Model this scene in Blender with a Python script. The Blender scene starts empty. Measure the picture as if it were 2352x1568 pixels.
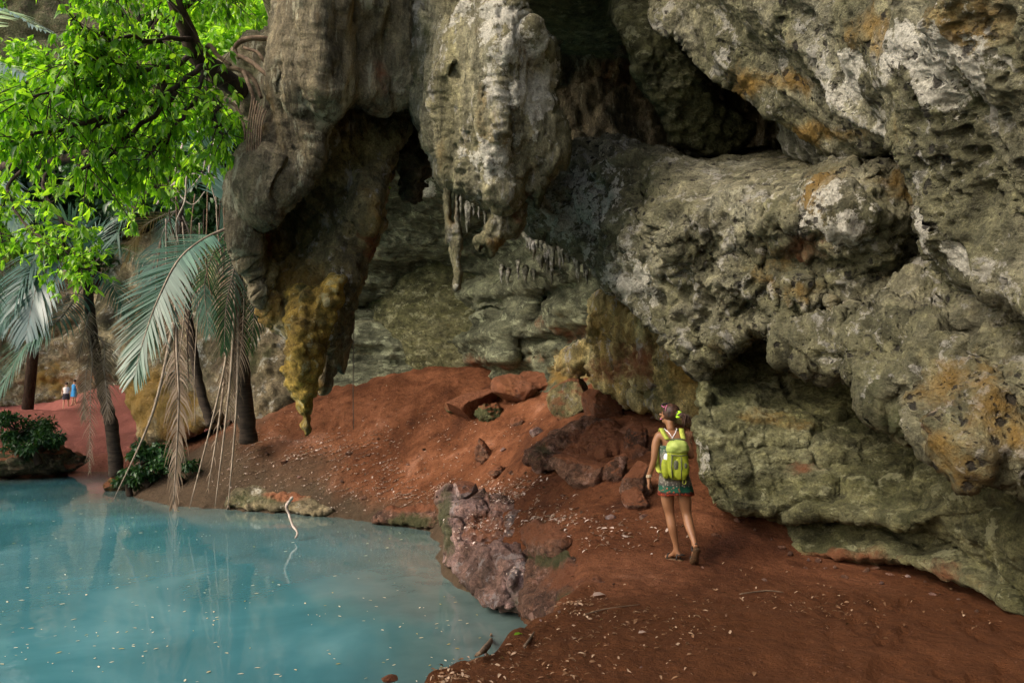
import bpy, math, random
import numpy as np
from mathutils import Vector, Matrix

# ------------------------------------------------------------------ camera, world, sun, exposure
S = bpy.context.scene
COL = S.collection
FOC = 1768.6                       # focal length in units of a 2352-wide frame
CX, CY, HOR = 1176.0, 784.0, 919.0
PITCH = math.atan((HOR - CY) / FOC)
CAMZ = 2.7
cam_d = bpy.data.cameras.new("camera")
cam_d.sensor_width = 36.0
cam_d.lens = 36.0 * FOC / 2352.0
cam_d.clip_start = 0.05
cam_d.clip_end = 2000
cam = bpy.data.objects.new("camera", cam_d)
COL.objects.link(cam)
cam.location = (0, 0, CAMZ)
cam.rotation_euler = (math.radians(90) + PITCH, 0, 0)
S.camera = cam

SUN_EL, SUN_AZ = math.radians(38), math.radians(-118)     # azimuth measured from +Y towards +X
W = bpy.data.worlds.new("World"); S.world = W; W.use_nodes = True
wn = W.node_tree.nodes; wl = W.node_tree.links
sky = wn.new("ShaderNodeTexSky"); sky.sky_type = 'NISHITA'; sky.sun_disc = False
sky.sun_elevation = SUN_EL; sky.sun_rotation = SUN_AZ
sky.air_density = 1.0; sky.dust_density = 4.0; sky.ozone_density = 1.0
wl.new(sky.outputs[0], wn["Background"].inputs[0]); wn["Background"].inputs[1].default_value = 0.15
sl = bpy.data.lights.new("sun", 'SUN'); sl.energy = 1.3; sl.angle = math.radians(26); sl.color = (1, .95, .86)
sun = bpy.data.objects.new("sun", sl); COL.objects.link(sun)
sd = Vector((math.sin(SUN_AZ) * math.cos(SUN_EL), math.cos(SUN_AZ) * math.cos(SUN_EL), math.sin(SUN_EL)))
sun.rotation_euler = sd.to_track_quat('Z', 'Y').to_euler()
S.view_settings.view_transform = 'Standard'; S.view_settings.look = 'None'
S.view_settings.exposure = 1.15; S.view_settings.gamma = 1
S.view_settings.use_white_balance = True; S.view_settings.white_balance_temperature = 6900; S.view_settings.white_balance_tint = 16
S.render.engine = 'CYCLES'
S.cycles.use_denoising = True
S.cycles.max_bounces = 7; S.cycles.diffuse_bounces = 4; S.cycles.glossy_bounces = 3
S.cycles.transmission_bounces = 4; S.cycles.transparent_max_bounces = 6
S.cycles.sample_clamp_indirect = 6

# ------------------------------------------------------------------ helpers
ct, st = math.cos(PITCH), math.sin(PITCH)
def P(px, py, Y):
    """point of the world seen at (px,py) of the 2352-wide frame, at distance Y along +Y"""
    u = (np.asarray(px, float) - CX) / FOC; v = (CY - np.asarray(py, float)) / FOC
    dy = ct - v * st; dz = st + v * ct
    s = np.asarray(Y, float) / dy
    return np.stack([u * s, dy * s + 0 * u, CAMZ + dz * s], -1)
def PV(px, py, Y): return Vector(P(px, py, Y).tolist())

def _h(ix, iy, iz):
    h = (ix.astype(np.uint32) * np.uint32(374761393)) ^ (iy.astype(np.uint32) * np.uint32(668265263)) ^ (iz.astype(np.uint32) * np.uint32(2147483647 - 58))
    h = (h ^ (h >> np.uint32(13))) * np.uint32(1274126177)
    h ^= h >> np.uint32(16)
    return h
def noise(p):
    """gradient noise, about -1..1"""
    p = np.asarray(p, np.float32)
    i = np.floor(p).astype(np.int64); f = p - i
    w = f * f * f * (f * (f * 6 - 15) + 10)
    r = 0
    for dx in (0, 1):
        for dy in (0, 1):
            for dz in (0, 1):
                h = _h(i[..., 0] + dx, i[..., 1] + dy, i[..., 2] + dz)
                gx = ((h & np.uint32(1023)).astype(np.float32) / 511.5 - 1)
                gy = (((h >> np.uint32(10)) & np.uint32(1023)).astype(np.float32) / 511.5 - 1)
                gz = (((h >> np.uint32(20)) & np.uint32(1023)).astype(np.float32) / 511.5 - 1)
                d = gx * (f[..., 0] - dx) + gy * (f[..., 1] - dy) + gz * (f[..., 2] - dz)
                wt = (w[..., 0] if dx else 1 - w[..., 0]) * (w[..., 1] if dy else 1 - w[..., 1]) * (w[..., 2] if dz else 1 - w[..., 2])
                r = r + wt * d
    return r * 1.3
def fbm(p, o=4, g=.5, ridge=False):
    a = 1.0; r = 0; t = 0; q = np.asarray(p, np.float32)
    for k in range(o):
        n = noise(q + 17.3 * k)
        if ridge: n = 1 - 2 * np.abs(n)
        r = r + a * n; t += a; a *= g; q = q * 2.03
    return r / t
def worley(p):
    """(nearest, second nearest) feature distances"""
    p = np.asarray(p, np.float32); i = np.floor(p).astype(np.int64); f = p - i
    d1 = np.full(p.shape[:-1], 9., np.float32); d2 = d1.copy()
    for dx in (-1, 0, 1):
        for dy in (-1, 0, 1):
            for dz in (-1, 0, 1):
                h = _h(i[..., 0] + dx, i[..., 1] + dy, i[..., 2] + dz)
                a = (h & np.uint32(1023)).astype(np.float32) / 1023; b = ((h >> np.uint32(10)) & np.uint32(1023)).astype(np.float32) / 1023
                c = ((h >> np.uint32(20)) & np.uint32(1023)).astype(np.float32) / 1023
                d = np.sqrt((dx + a - f[..., 0]) ** 2 + (dy + b - f[..., 1]) ** 2 + (dz + c - f[..., 2]) ** 2)
                d2 = np.minimum(d2, np.maximum(d, d1)); d1 = np.minimum(d1, d)
    return d1, d2
def sstep(a, b, x):
    t = np.clip((x - a) / (b - a), 0, 1); return t * t * (3 - 2 * t)

def rbf(pts, vals):
    """thin plate interpolation in the plane"""
    pts = np.asarray(pts, float); vals = np.asarray(vals, float); n = len(pts)
    sc = max(np.ptp(pts[:, 0]), np.ptp(pts[:, 1]), 1e-6); q = pts / sc
    def ph(r2): return np.where(r2 > 0, r2 * np.log(np.maximum(r2, 1e-12)), 0)
    K = ph(((q[:, None] - q[None]) ** 2).sum(-1)) + 1e-4 * np.eye(n)
    Pm = np.c_[np.ones(n), q]
    A = np.block([[K, Pm], [Pm.T, np.zeros((3, 3))]])
    s = np.linalg.lstsq(A, np.r_[vals, 0, 0, 0], rcond=None)[0]
    def f(x, y):
        x = np.asarray(x, float) / sc; y = np.asarray(y, float) / sc
        r = s[n] + s[n + 1] * x + s[n + 2] * y
        for k in range(n): r = r + s[k] * ph((x - q[k, 0]) ** 2 + (y - q[k, 1]) ** 2)
        return r
    return f

def poly_dist(x, y, poly):
    """signed distance (inside > 0) and nearest outline point"""
    x = np.asarray(x, float); y = np.asarray(y, float)
    best = np.full(x.shape, 1e18); nx = np.zeros_like(x); ny = np.zeros_like(x); ins = np.zeros(x.shape, bool)
    m = len(poly)
    for k in range(m):
        ax, ay = poly[k]; bx, by = poly[(k + 1) % m]
        dx, dy = bx - ax, by - ay; L = dx * dx + dy * dy + 1e-9
        t = np.clip(((x - ax) * dx + (y - ay) * dy) / L, 0, 1)
        qx = ax + t * dx; qy = ay + t * dy; d = (x - qx) ** 2 + (y - qy) ** 2
        m_ = d < best; best = np.where(m_, d, best); nx = np.where(m_, qx, nx); ny = np.where(m_, qy, ny)
        if ay != by:
            c = ((ay > y) != (by > y)) & (x < (bx - ax) * (y - ay) / (by - ay) + ax); ins ^= c
    d = np.sqrt(best); return np.where(ins, d, -d), nx, ny

def rough(poly, amp=6, it=3, seed=1):
    rnd = random.Random(seed); p = [tuple(q) for q in poly]
    for k in range(it):
        o = []
        for i in range(len(p)):
            a = p[i]; b = p[(i + 1) % len(p)]; o.append(a)
            L = math.hypot(b[0] - a[0], b[1] - a[1])
            if L > 12:
                s = rnd.uniform(-1, 1) * min(amp, L * .16); nx, ny = -(b[1] - a[1]) / L, (b[0] - a[0]) / L
                t = rnd.uniform(.35, .65); o.append((a[0] + (b[0] - a[0]) * t + nx * s, a[1] + (b[1] - a[1]) * t + ny * s))
        p = o; amp *= .62
    return p

def tag(o, label=None, cat=None, group=None, kind=None):
    if label: o['label'] = label
    if cat: o['category'] = cat
    if group: o['group'] = group
    if kind: o['kind'] = kind
    return o
def mesh_obj(name, verts, faces, mat=None, parent=None, smooth=True, mats=None, fmat=None):
    me = bpy.data.meshes.new(name)
    verts = np.asarray(verts, np.float32)
    if isinstance(faces, np.ndarray) and len(faces):
        n = faces.shape[1]
        me.vertices.add(len(verts)); me.vertices.foreach_set('co', verts.ravel())
        me.loops.add(faces.size); me.loops.foreach_set('vertex_index', faces.astype(np.int32).ravel())
        me.polygons.add(len(faces)); me.polygons.foreach_set('loop_start', np.arange(0, faces.size, n, dtype=np.int32))
        me.update(calc_edges=True)
    else:
        me.from_pydata([tuple(map(float, v)) for v in verts], [], [tuple(f) for f in faces]); me.update()
    if smooth: me.polygons.foreach_set('use_smooth', [True] * len(me.polygons))
    for m in (mats or ([mat] if mat else [])): me.materials.append(m)
    if fmat is not None: me.polygons.foreach_set('material_index', np.asarray(fmat, np.int32))
    o = bpy.data.objects.new(name, me); COL.objects.link(o)
    if parent: o.parent = parent
    return o
def empty(name, loc, rz=0):
    o = bpy.data.objects.new(name, None); COL.objects.link(o); o.location = loc; o.rotation_euler = (0, 0, rz)
    o.empty_display_size = .1; return o
def set_attr(o, name, arr):
    a = o.data.attributes.new(name, 'FLOAT_COLOR', 'POINT'); a.data.foreach_set('color', np.asarray(arr, np.float32).ravel())

class MB:
    """collects verts/faces of several shapes into one mesh"""
    def __init__(s): s.v = []; s.f = []; s.m = []
    def add(s, v, f, m=0):
        b = len(s.v); s.v += [tuple(x) for x in v]; s.f += [tuple(i + b for i in q) for q in f]; s.m += [m] * len(f)
    def tube(s, pts, rad, n=8, m=0, cap=True, flat=1.0, wob=0, seed=0):
        pts = [Vector(p) for p in pts]
        if not hasattr(rad, '__len__'): rad = [rad] * len(pts)
        rnd = random.Random(seed); V_ = []; F = []; up = Vector((0.13, .21, 1))
        prev = None
        for i, p in enumerate(pts):
            t = (pts[min(i + 1, len(pts) - 1)] - pts[max(i - 1, 0)]).normalized()
            if prev is None:
                a = t.cross(up); 
                if a.length < .1: a = t.cross(Vector((1, 0, 0)))
            else: a = prev - t * prev.dot(t)
            a.normalize(); prev = a; b = t.cross(a)
            for k in range(n):
                w = 2 * math.pi * k / n; r = rad[i] * (1 + (rnd.uniform(-wob, wob) if wob else 0))
                V_.append(p + a * math.cos(w) * r + b * math.sin(w) * r * flat)
        for i in range(len(pts) - 1):
            for k in range(n):
                k2 = (k + 1) % n; F.append((i * n + k, i * n + k2, (i + 1) * n + k2, (i + 1) * n + k))
        if cap: F.append(tuple(range(n - 1, -1, -1))); F.append(tuple((len(pts) - 1) * n + k for k in range(n)))
        s.add(V_, F, m)
    def build(s, name, mat=None, parent=None, smooth=True, mats=None):
        return mesh_obj(name, s.v, s.f, mat, parent, smooth, mats, s.m if mats else None)
def spline(pts, n=6):
    pts = [Vector(p) for p in pts]; o = []
    for i in range(len(pts) - 1):
        p0 = pts[max(i - 1, 0)]; p1 = pts[i]; p2 = pts[i + 1]; p3 = pts[min(i + 2, len(pts) - 1)]
        for k in range(n):
            t = k / n; o.append(.5 * ((2 * p1) + (p2 - p0) * t + (2 * p0 - 5 * p1 + 4 * p2 - p3) * t * t + (3 * p1 - p0 - 3 * p2 + p3) * t ** 3))
    o.append(pts[-1]); return o

# ------------------------------------------------------------------ materials
def newmat(name, rough=.8, spec=.3):
    m = bpy.data.materials.new(name); m.use_nodes = True; b = m.node_tree.nodes["Principled BSDF"]
    b.inputs['Roughness'].default_value = rough; b.inputs['Specular IOR Level'].default_value = spec
    return m, m.node_tree, b
class NT:
    def __init__(s, t): s.t = t
    def n(s, typ, **k):
        x = s.t.nodes.new(typ)
        for a, v in k.items():
            if a.startswith('i_'):
                x.inputs[int(a[2:]) if a[2:].isdigit() else a[2:].replace('_', ' ')].default_value = v
            else: setattr(x, a, v)
        return x
    def l(s, a, b): s.t.links.new(a, b)
    def noise(s, co, scale, detail=5, rough=.6, dist=0, col=False):
        x = s.n('ShaderNodeTexNoise'); x.inputs['Scale'].default_value = scale; x.inputs['Detail'].default_value = detail
        x.inputs['Roughness'].default_value = rough; x.inputs['Distortion'].default_value = dist
        s.l(co, x.inputs['Vector']); return x.outputs['Color' if col else 'Fac']
    def ridged(s, co, scale, detail=6, rough=.6, lac=2.1):
        x = s.n('ShaderNodeTexNoise', noise_type='RIDGED_MULTIFRACTAL'); x.inputs['Scale'].default_value = scale; x.inputs['Detail'].default_value = detail
        x.inputs['Roughness'].default_value = rough; x.inputs['Lacunarity'].default_value = lac; s.l(co, x.inputs['Vector']); return x.outputs['Fac']
    def vor(s, co, scale, feat='F1', out='Distance', rnd=1):
        x = s.n('ShaderNodeTexVoronoi', feature=feat); x.inputs['Scale'].default_value = scale; x.inputs['Randomness'].default_value = rnd
        s.l(co, x.inputs['Vector']); return x.outputs[out]
    def math(s, op, a, b=None, clamp=False):
        x = s.n('ShaderNodeMath', operation=op); x.use_clamp = clamp
        for i, v in enumerate((a, b)):
            if v is None: continue
            if isinstance(v, (int, float)): x.inputs[i].default_value = v
            else: s.l(v, x.inputs[i])
        return x.outputs[0]
    def rng(s, v, a, b, c=0, d=1, smooth=True):
        x = s.n('ShaderNodeMapRange'); x.interpolation_type = 'SMOOTHSTEP' if smooth else 'LINEAR'
        s.l(v, x.inputs[0])
        for i, q in enumerate((a, b, c, d)): x.inputs[i + 1].default_value = q
        return x.outputs[0]
    def ramp(s, v, stops):
        x = s.n('ShaderNodeValToRGB'); e = x.color_ramp.elements
        while len(e) < len(stops): e.new(.5)
        for k, (p, c) in enumerate(stops): e[k].position = p; e[k].color = (*c, 1)
        s.l(v, x.inputs[0]); return x.outputs[0]
    def mix(s, f, a, b, op='MIX'):
        x = s.n('ShaderNodeMix', data_type='RGBA', blend_type=op)
        for i, v in ((0, f), (6, a), (7, b)):
            if isinstance(v, (int, float)): x.inputs[i].default_value = v
            elif isinstance(v, tuple): x.inputs[i].default_value = (*v, 1)
            else: s.l(v, x.inputs[i])
        return x.outputs[2]
    def bump(s, h, st_, dist, nrm=None):
        x = s.n('ShaderNodeBump'); x.inputs['Strength'].default_value = st_; x.inputs['Distance'].default_value = dist
        s.l(h, x.inputs['Height'])
        if nrm is not None: s.l(nrm, x.inputs['Normal'])
        return x.outputs[0]
    def pos(s, sc=(1, 1, 1)):
        g = s.n('ShaderNodeNewGeometry'); 
        if sc == (1, 1, 1): return g.outputs['Position']
        m = s.n('ShaderNodeMapping'); m.inputs['Scale'].default_value = sc; s.l(g.outputs['Position'], m.inputs['Vector']); return m.outputs[0]

def rock_mat(name, cols, stretch=(1, 1, 1), fine=1.0, pits=.6, white=.25, crust=1.0, bump=1.0):
    """weathered limestone; masks in the attribute: R lichen and painted daylight, G ochre, B moss, A red earth"""
    m, t, b = newmat(name, .85, .25); N = NT(t)
    co = N.pos(stretch); co1 = N.pos()
    big = N.noise(co, .9 * fine, 6, .62, .6)
    base = N.ramp(big, [(.28, cols[0]), (.46, cols[1]), (.58, cols[2]), (.74, cols[3])])
    mid = N.noise(co, 4.5 * fine, 8, .72, .3)
    base = N.mix(1.0, base, N.ramp(mid, [(.30, (.22, .22, .20)), (.44, (.72, .72, .70)), (.55, (1.15, 1.13, 1.08)), (.70, (2.2, 2.15, 2.0))]), 'MULTIPLY')
    fin = N.noise(co1, 38 * fine, 5, .75)
    base = N.mix(1.0, base, N.ramp(fin, [(.30, (.55, .55, .55)), (.5, (1, 1, 1)), (.68, (1.45, 1.45, 1.42))]), 'MULTIPLY')
    off = N.n('ShaderNodeVectorMath', operation='ADD'); N.l(co, off.inputs[0]); off.inputs[1].default_value = (7.3, 2.1, 5.7)
    pale = N.rng(N.noise(off.outputs[0], 3.4 * fine, 11, .74, .3), .545, .60)
    dark = N.rng(N.noise(off.outputs[0], 2.6 * fine, 10, .72, .5), .445, .39)
    base = N.mix(N.math('MULTIPLY', pale, .6 * crust), base, tuple(min(.62, q * 1.75) for q in cols[3]))
    base = N.mix(N.math('MULTIPLY', dark, .65 * crust), base, tuple(q * .45 for q in cols[0]))
    at = N.n('ShaderNodeVertexColor', layer_name='mask'); sp = N.n('ShaderNodeSeparateColor'); N.l(at.outputs[0], sp.inputs[0])
    # ochre
    oc = N.math('ADD', N.noise(co, 1.7 * fine, 6, .65), N.math('MULTIPLY', sp.outputs[1], .55))
    base = N.mix(N.rng(oc, .62, .86, 0, .85), base, N.mix(fin, (.16, .085, .02), (.52, .33, .07)))
    ms = N.math('ADD', N.noise(co1, 2.3 * fine, 7, .7), N.math('MULTIPLY', sp.outputs[2], .55))
    base = N.mix(N.rng(ms, .6, .85, 0, .85), base, N.mix(fin, (.025, .034, .014), (.12, .14, .05)))
    rd = N.math('ADD', N.noise(co1, 2.0 * fine, 7, .7), N.math('MULTIPLY', at.outputs[1], .6))
    base = N.mix(N.rng(rd, .66, .95, 0, .9), base, N.mix(fin, (.16, .05, .02), (.42, .17, .08)))
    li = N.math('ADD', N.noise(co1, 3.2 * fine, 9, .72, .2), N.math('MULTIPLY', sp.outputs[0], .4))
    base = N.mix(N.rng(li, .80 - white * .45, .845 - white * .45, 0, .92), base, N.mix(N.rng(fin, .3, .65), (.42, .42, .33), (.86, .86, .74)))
    # holes
    wob = N.n('ShaderNodeVectorMath', operation='MULTIPLY_ADD'); N.l(N.noise(co1, 9, 3, .6, 0, True), wob.inputs[0]); wob.inputs[1].default_value = (.12, .12, .12); N.l(co1, wob.inputs[2])
    v = N.vor(wob.outputs[0], 7 * fine); v2 = N.vor(wob.outputs[0], 17 * fine)
    hole = N.math('MAXIMUM', N.rng(v, .30, .16), N.rng(v2, .26, .12, 0, .8))
    hole = N.math('MULTIPLY', hole, N.rng(N.noise(co1, 1.3, 5), .38, .56))
    base = N.mix(N.math('MULTIPLY', hole, pits), base, (.025, .024, .02))
    N.l(base, b.inputs['Base Color'])
    h1 = N.math('ADD', N.noise(co, 7 * fine, 9, .72, .4), N.math('MULTIPLY', N.ridged(co, 3.2 * fine, 8, .62), .45))
    h = N.math('ADD', N.math('MULTIPLY', h1, 1.0), N.math('MULTIPLY', fin, .35))
    h = N.math('SUBTRACT', h, N.math('MULTIPLY', hole, .45 * pits))
    h = N.math('ADD', h, N.math('MULTIPLY', N.vor(wob.outputs[0], 5 * fine), .5))
    N.l(N.bump(h, 1.0 * bump, .2), b.inputs['Normal'])
    return m

R_grey = rock_mat("limestone", [(0.092, 0.093, 0.051), (0.193, 0.196, 0.116), (0.276, 0.274, 0.186), (0.386, 0.402, 0.316)], white=.24, pits=.9)
R_drape = rock_mat("drapery_limestone", [(0.12, 0.118, 0.06), (0.248, 0.24, 0.14), (0.322, 0.314, 0.205), (0.423, 0.431, 0.316)], stretch=(1, 1, .33), white=.3, pits=.35)
R_left = rock_mat("brown_limestone", [(0.101, 0.087, 0.055), (0.213, 0.187, 0.118), (0.301, 0.269, 0.176), (0.389, 0.374, 0.252)], stretch=(1, 1, .3), white=.0, pits=.3)
R_dark = rock_mat("dark_limestone", [(.03, .026, .016), (.075, .062, .036), (.13, .11, .065), (.22, .19, .12)], white=.0, pits=.5)
R_pil = rock_mat("mossy_brown_limestone", [(0.093, 0.08, 0.042), (0.225, 0.201, 0.102), (0.389, 0.352, 0.181), (0.613, 0.569, 0.32)], stretch=(1, 1, .5), white=.0, pits=.5)
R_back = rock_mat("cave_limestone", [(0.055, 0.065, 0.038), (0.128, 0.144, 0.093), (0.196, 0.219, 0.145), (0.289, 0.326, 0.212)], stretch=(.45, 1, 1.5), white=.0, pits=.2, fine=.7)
R_slope = rock_mat("pale_limestone", [(0.092, 0.098, 0.074), (0.184, 0.196, 0.153), (0.276, 0.294, 0.242), (0.368, 0.402, 0.344)], white=.2, pits=.5)
R_wall = rock_mat("green_limestone", [(0.073, 0.081, 0.034), (0.15, 0.157, 0.073), (0.215, 0.223, 0.12), (0.292, 0.304, 0.181)], stretch=(.7, 1, 1.3), white=.03, pits=.35)
R_yel = rock_mat("yellow_limestone", [(0.189, 0.13, 0.034), (0.405, 0.286, 0.057), (0.567, 0.416, 0.092), (0.675, 0.546, 0.207)], white=.0, pits=.3, fine=1.3)
R_flow = rock_mat("flowstone_limestone", [(0.186, 0.129, 0.047), (0.417, 0.321, 0.125), (0.586, 0.514, 0.248), (0.75, 0.722, 0.436)], stretch=(1, 1, .4), white=.1, pits=.3)
R_far = rock_mat("cliff_limestone", [(.09, .08, .05), (.20, .17, .10), (.32, .27, .17), (.45, .40, .30)], white=.05, pits=.3, fine=.5)
R_red = rock_mat("earthy_rock", [(.09, .05, .035), (.17, .09, .06), (.24, .13, .085), (.30, .19, .15)], white=.0, pits=.3, fine=1.5)
R_pur = rock_mat("outcrop_rock", [(0.1, 0.065, 0.05), (0.22, 0.135, 0.11), (0.33, 0.22, 0.2), (0.46, 0.36, 0.36)], white=.02, pits=.5, fine=.9, crust=.5)

def soil_mat():
    m, t, b = newmat("red_soil", .95, .15); N = NT(t); co = N.pos()
    n1 = N.noise(co, .7, 7, .6, .5); n2 = N.noise(co, 6, 8, .7); n3 = N.noise(co, 60, 4, .7)
    c = N.ramp(n1, [(.3, (.055, .020, .010)), (.46, (.125, .046, .019)), (.6, (.21, .083, .038)), (.74, (.36, .18, .11))])
    c = N.mix(1., c, N.ramp(n2, [(.3, (.6, .55, .55)), (.5, (1, 1, 1)), (.75, (1.35, 1.4, 1.5))]), 'MULTIPLY')
    c = N.mix(1., c, N.ramp(n3, [(.3, (.6, .6, .6)), (.5, (1, 1, 1)), (.72, (1.4, 1.4, 1.4))]), 'MULTIPLY')
    at = N.n('ShaderNodeVertexColor', layer_name='mask'); sp = N.n('ShaderNodeSeparateColor'); N.l(at.outputs[0], sp.inputs[0])
    # R pink far soil, G dark bank, B darker brown near path
    c = N.mix(sp.outputs[0], c, N.mix(n2, (.17, .05, .04), (.40, .15, .12)))
    c = N.mix(sp.outputs[2], c, N.mix(n2, (.05, .018, .006), (.15, .055, .018)))
    c = N.mix(sp.outputs[1], c, N.mix(n2, (.018, .014, .009), (.115, .08, .048)))
    peb = N.vor(co, 26); pm = N.math('MULTIPLY', N.rng(peb, .20, .12), N.rng(N.noise(co, 3, 3), .5, .6))
    c = N.mix(N.math('MULTIPLY', pm, .6), c, N.mix(n3, (.05, .02, .012), (.45, .26, .2)))
    N.l(c, b.inputs['Base Color'])
    h = N.math('ADD', N.math('MULTIPLY', N.noise(co, 9, 8, .65), 1), N.math('MULTIPLY', n3, .25))
    h = N.math('ADD', h, N.math('MULTIPLY', pm, .2))
    N.l(N.bump(h, .9, .11), b.inputs['Normal'])
    return m
M_soil = soil_mat()

def water_mat():
    m, t, b = newmat("pool_water", .02, .5); N = NT(t); co = N.pos()
    at = N.n('ShaderNodeVertexColor', layer_name='mask'); sp = N.n('ShaderNodeSeparateColor'); N.l(at.outputs[0], sp.inputs[0])
    n = N.noise(co, .35, 5, .55, .8)
    deep = N.ramp(n, [(.3, (.025, .115, .13)), (.55, (.046, .175, .20)), (.75, (.09, .25, .275))])
    shal = N.mix(N.noise(co, 2.2, 6, .6, .4), (.035, .07, .07), (.15, .22, .20))
    c = N.mix(sp.outputs[0], shal, deep)
    N.l(c, b.inputs['Base Color']); b.inputs['IOR'].default_value = 1.33
    h = N.math('ADD', N.noise(N.pos((1, .55, 1)), 2.2, 3, .5, .5), N.math('MULTIPLY', N.noise(co, 14, 2, .5), .12))
    N.l(N.bump(h, .10, .05), b.inputs['Normal'])
    return m
M_water = water_mat()

def plain(name, c1, c2, scale=8, rough=.7, spec=.3, bump=.3, bd=.01, stretch=(1, 1, 1), obj=False, trans=0):
    m, t, b = newmat(name, rough, spec); N = NT(t)
    if obj:
        tc = N.n('ShaderNodeTexCoord'); mp = N.n('ShaderNodeMapping'); mp.inputs['Scale'].default_value = stretch; N.l(tc.outputs['Object'], mp.inputs['Vector']); co = mp.outputs[0]
    else: co = N.pos(stretch)
    n = N.noise(co, scale, 6, .65)
    N.l(N.mix(N.rng(n, .3, .7), c1, c2), b.inputs['Base Color'])
    if bump: N.l(N.bump(n, bump, bd), b.inputs['Normal'])
    return m
def leaf_mat(name, c1, c2, c3, trans=.45, rough=.4, spec=.4, scale=1.5):
    m, t, b = newmat(name, rough, spec); N = NT(t); co = N.pos()
    g = N.n('ShaderNodeNewGeometry'); n = N.math('ADD', N.math('MULTIPLY', g.outputs['Random Per Island'], .6), N.math('MULTIPLY', N.noise(co, scale, 3), .4))
    c = N.ramp(n, [(.2, c1), (.5, c2), (.8, c3)])
    N.l(c, b.inputs['Base Color'])
    tr = N.n('ShaderNodeBsdfTranslucent'); tc = N.mix(1., c, (1.5, 1.6, .7), 'MULTIPLY'); N.l(tc, tr.inputs[0])
    mx = N.n('ShaderNodeMixShader'); mx.inputs[0].default_value = trans; N.l(b.outputs[0], mx.inputs[1]); N.l(tr.outputs[0], mx.inputs[2])
    N.l(mx.outputs[0], t.nodes['Material Output'].inputs[0]); return m
M_leaf = leaf_mat("broad_leaf", (.05, .16, .014), (.14, .35, .02), (.36, .60, .05), .55)
M_leafy = leaf_mat("bright_leaf", (.08, .21, .02), (.18, .40, .03), (.38, .60, .06), .5)
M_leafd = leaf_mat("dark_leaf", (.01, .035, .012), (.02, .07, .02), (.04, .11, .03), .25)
M_palm = leaf_mat("palm_leaf", (.03, .09, .06), (.055, .14, .095), (.11, .22, .16), .25, .4, .45)
M_palmb = leaf_mat("shaded_palm_leaf", (.05, .12, .11), (.09, .19, .17), (.17, .29, .28), .3, .35, .6)  # bluish sky reflection put into the leaf colour
M_palmp = leaf_mat("pale_palm_leaf", (.22, .32, .36), (.36, .46, .50), (.50, .58, .62), .45, .35, .6)  # fronds mirroring the sky, their reflection painted as a pale blue leaf tone
M_deadleaf = leaf_mat("dry_palm_leaf", (.09, .065, .04), (.17, .125, .085), (.28, .22, .165), .15, .7, .2)
M_litter = leaf_mat("dry_litter", (.09, .05, .03), (.32, .22, .16), (.72, .62, .56), .1, .6, .3)
M_litterb = leaf_mat("brown_litter", (.09, .045, .02), (.22, .12, .06), (.50, .36, .24), .1, .6, .3)
M_bark = plain("bark", (.018, .013, .010), (.07, .05, .035), 9, .9, .2, .8, .03, (1, 1, .3))
M_palmbark = plain("palm_bark", (.015, .012, .010), (.06, .045, .032), 6, .9, .2, .8, .03, (.5, .5, 3))
M_root = plain("root_bark", (.08, .055, .035), (.24, .17, .11), 12, .85, .2, .6, .02)
M_petiole = plain("dry_petiole", (.14, .11, .08), (.34, .28, .21), 5, .7, .3, .3, .01)
M_stick = plain("pale_stick", (.25, .20, .16), (.55, .48, .42), 8, .7, .3, .3, .01)

# ------------------------------------------------------------------ ground and water
WATER = [(-1.3, 2.8), (-1.02, 3.7), (-.90, 4.35), (-.56, 5.2), (-.22, 5.75), (.14, 6.4), (.42, 7.3), (.42, 8.6), (.12, 9.8), (-.42, 10.5), (-.85, 11.6), (-1.15, 12.9), (-1.35, 14.6), (-1.65, 16.2),
         (-2.9, 17.0), (-4.4, 18.2), (-7.0, 19.3), (-8.7, 19.8), (-10.6, 21.6), (-12.3, 24.2), (-13.2, 28), (-14.5, 29.6), (-17.2, 29.3), (-17.0, 26.3), (-19.5, 26.2), (-24, 24), (-30, 18), (-30, -6), (-4, -6), (-2, -1), (-1.3, 1.5)]
WATER = rough(WATER, .25, 0)
def roughplan(poly, amp, it, seed):
    return [(x / 50, y / 50) for x, y in rough([(a * 50, b * 50) for a, b in poly], amp * 50, it, seed)]
WATER = roughplan(WATER, .16, 2, 5)
_g = []
for x, y, z in [(0, 3, 1.1), (3, 2, 1.1), (6, 3, 1.1), (0, 5, 1.1), (3, 5.5, 1.1), (6, 6, 1.1), (1.7, 7.9, 1.12), (3.2, 8.3, 1.05), (0, -3, 1.1), (6, -3, 1.1), (10, 10, 1.5), (14, 20, 4), (0, 24, 4.5), (8, 26, 5),
                (-22, 32, 1.3), (-30, 34, 2), (-30, 60, 3), (0, 60, 5), (20, 60, 6), (-10, 90, 6), (-50, 90, 6), (-60, 30, 3), (-12, 33, 1.2), (-16, 31, .5), (-35, 24, 1.5)]: _g.append((x, y, z))
for px, py, Y in [(1200, 1180, 11.5), (1300, 1110, 11.2), (1100, 1085, 13.8), (1250, 1010, 13.5), (1500, 965, 13), (1450, 1150, 9.5), (1600, 1000, 11.5), (1600, 1160, 9),
                  (1000, 1000, 18.8), (900, 882, 22.2), (1150, 866, 21.5), (1300, 900, 17.6), (700, 925, 22.5), (620, 932, 23.5), (600, 1000, 21.3), (740, 1090, 19.4), (560, 1075, 20.6), (480, 1080, 21), (400, 1075, 22.5),
                  (180, 975, 44), (215, 905, 52), (120, 960, 50), (300, 940, 50), (60, 950, 46), (20, 1000, 34), (500, 1000, 23), (850, 1010, 19.8), (960, 1130, 16.9)]:
    q = P(px, py, Y); _g.append(tuple(q))
_gr = rbf([(a, b) for a, b, c in _g], [c for a, b, c in _g])
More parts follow.
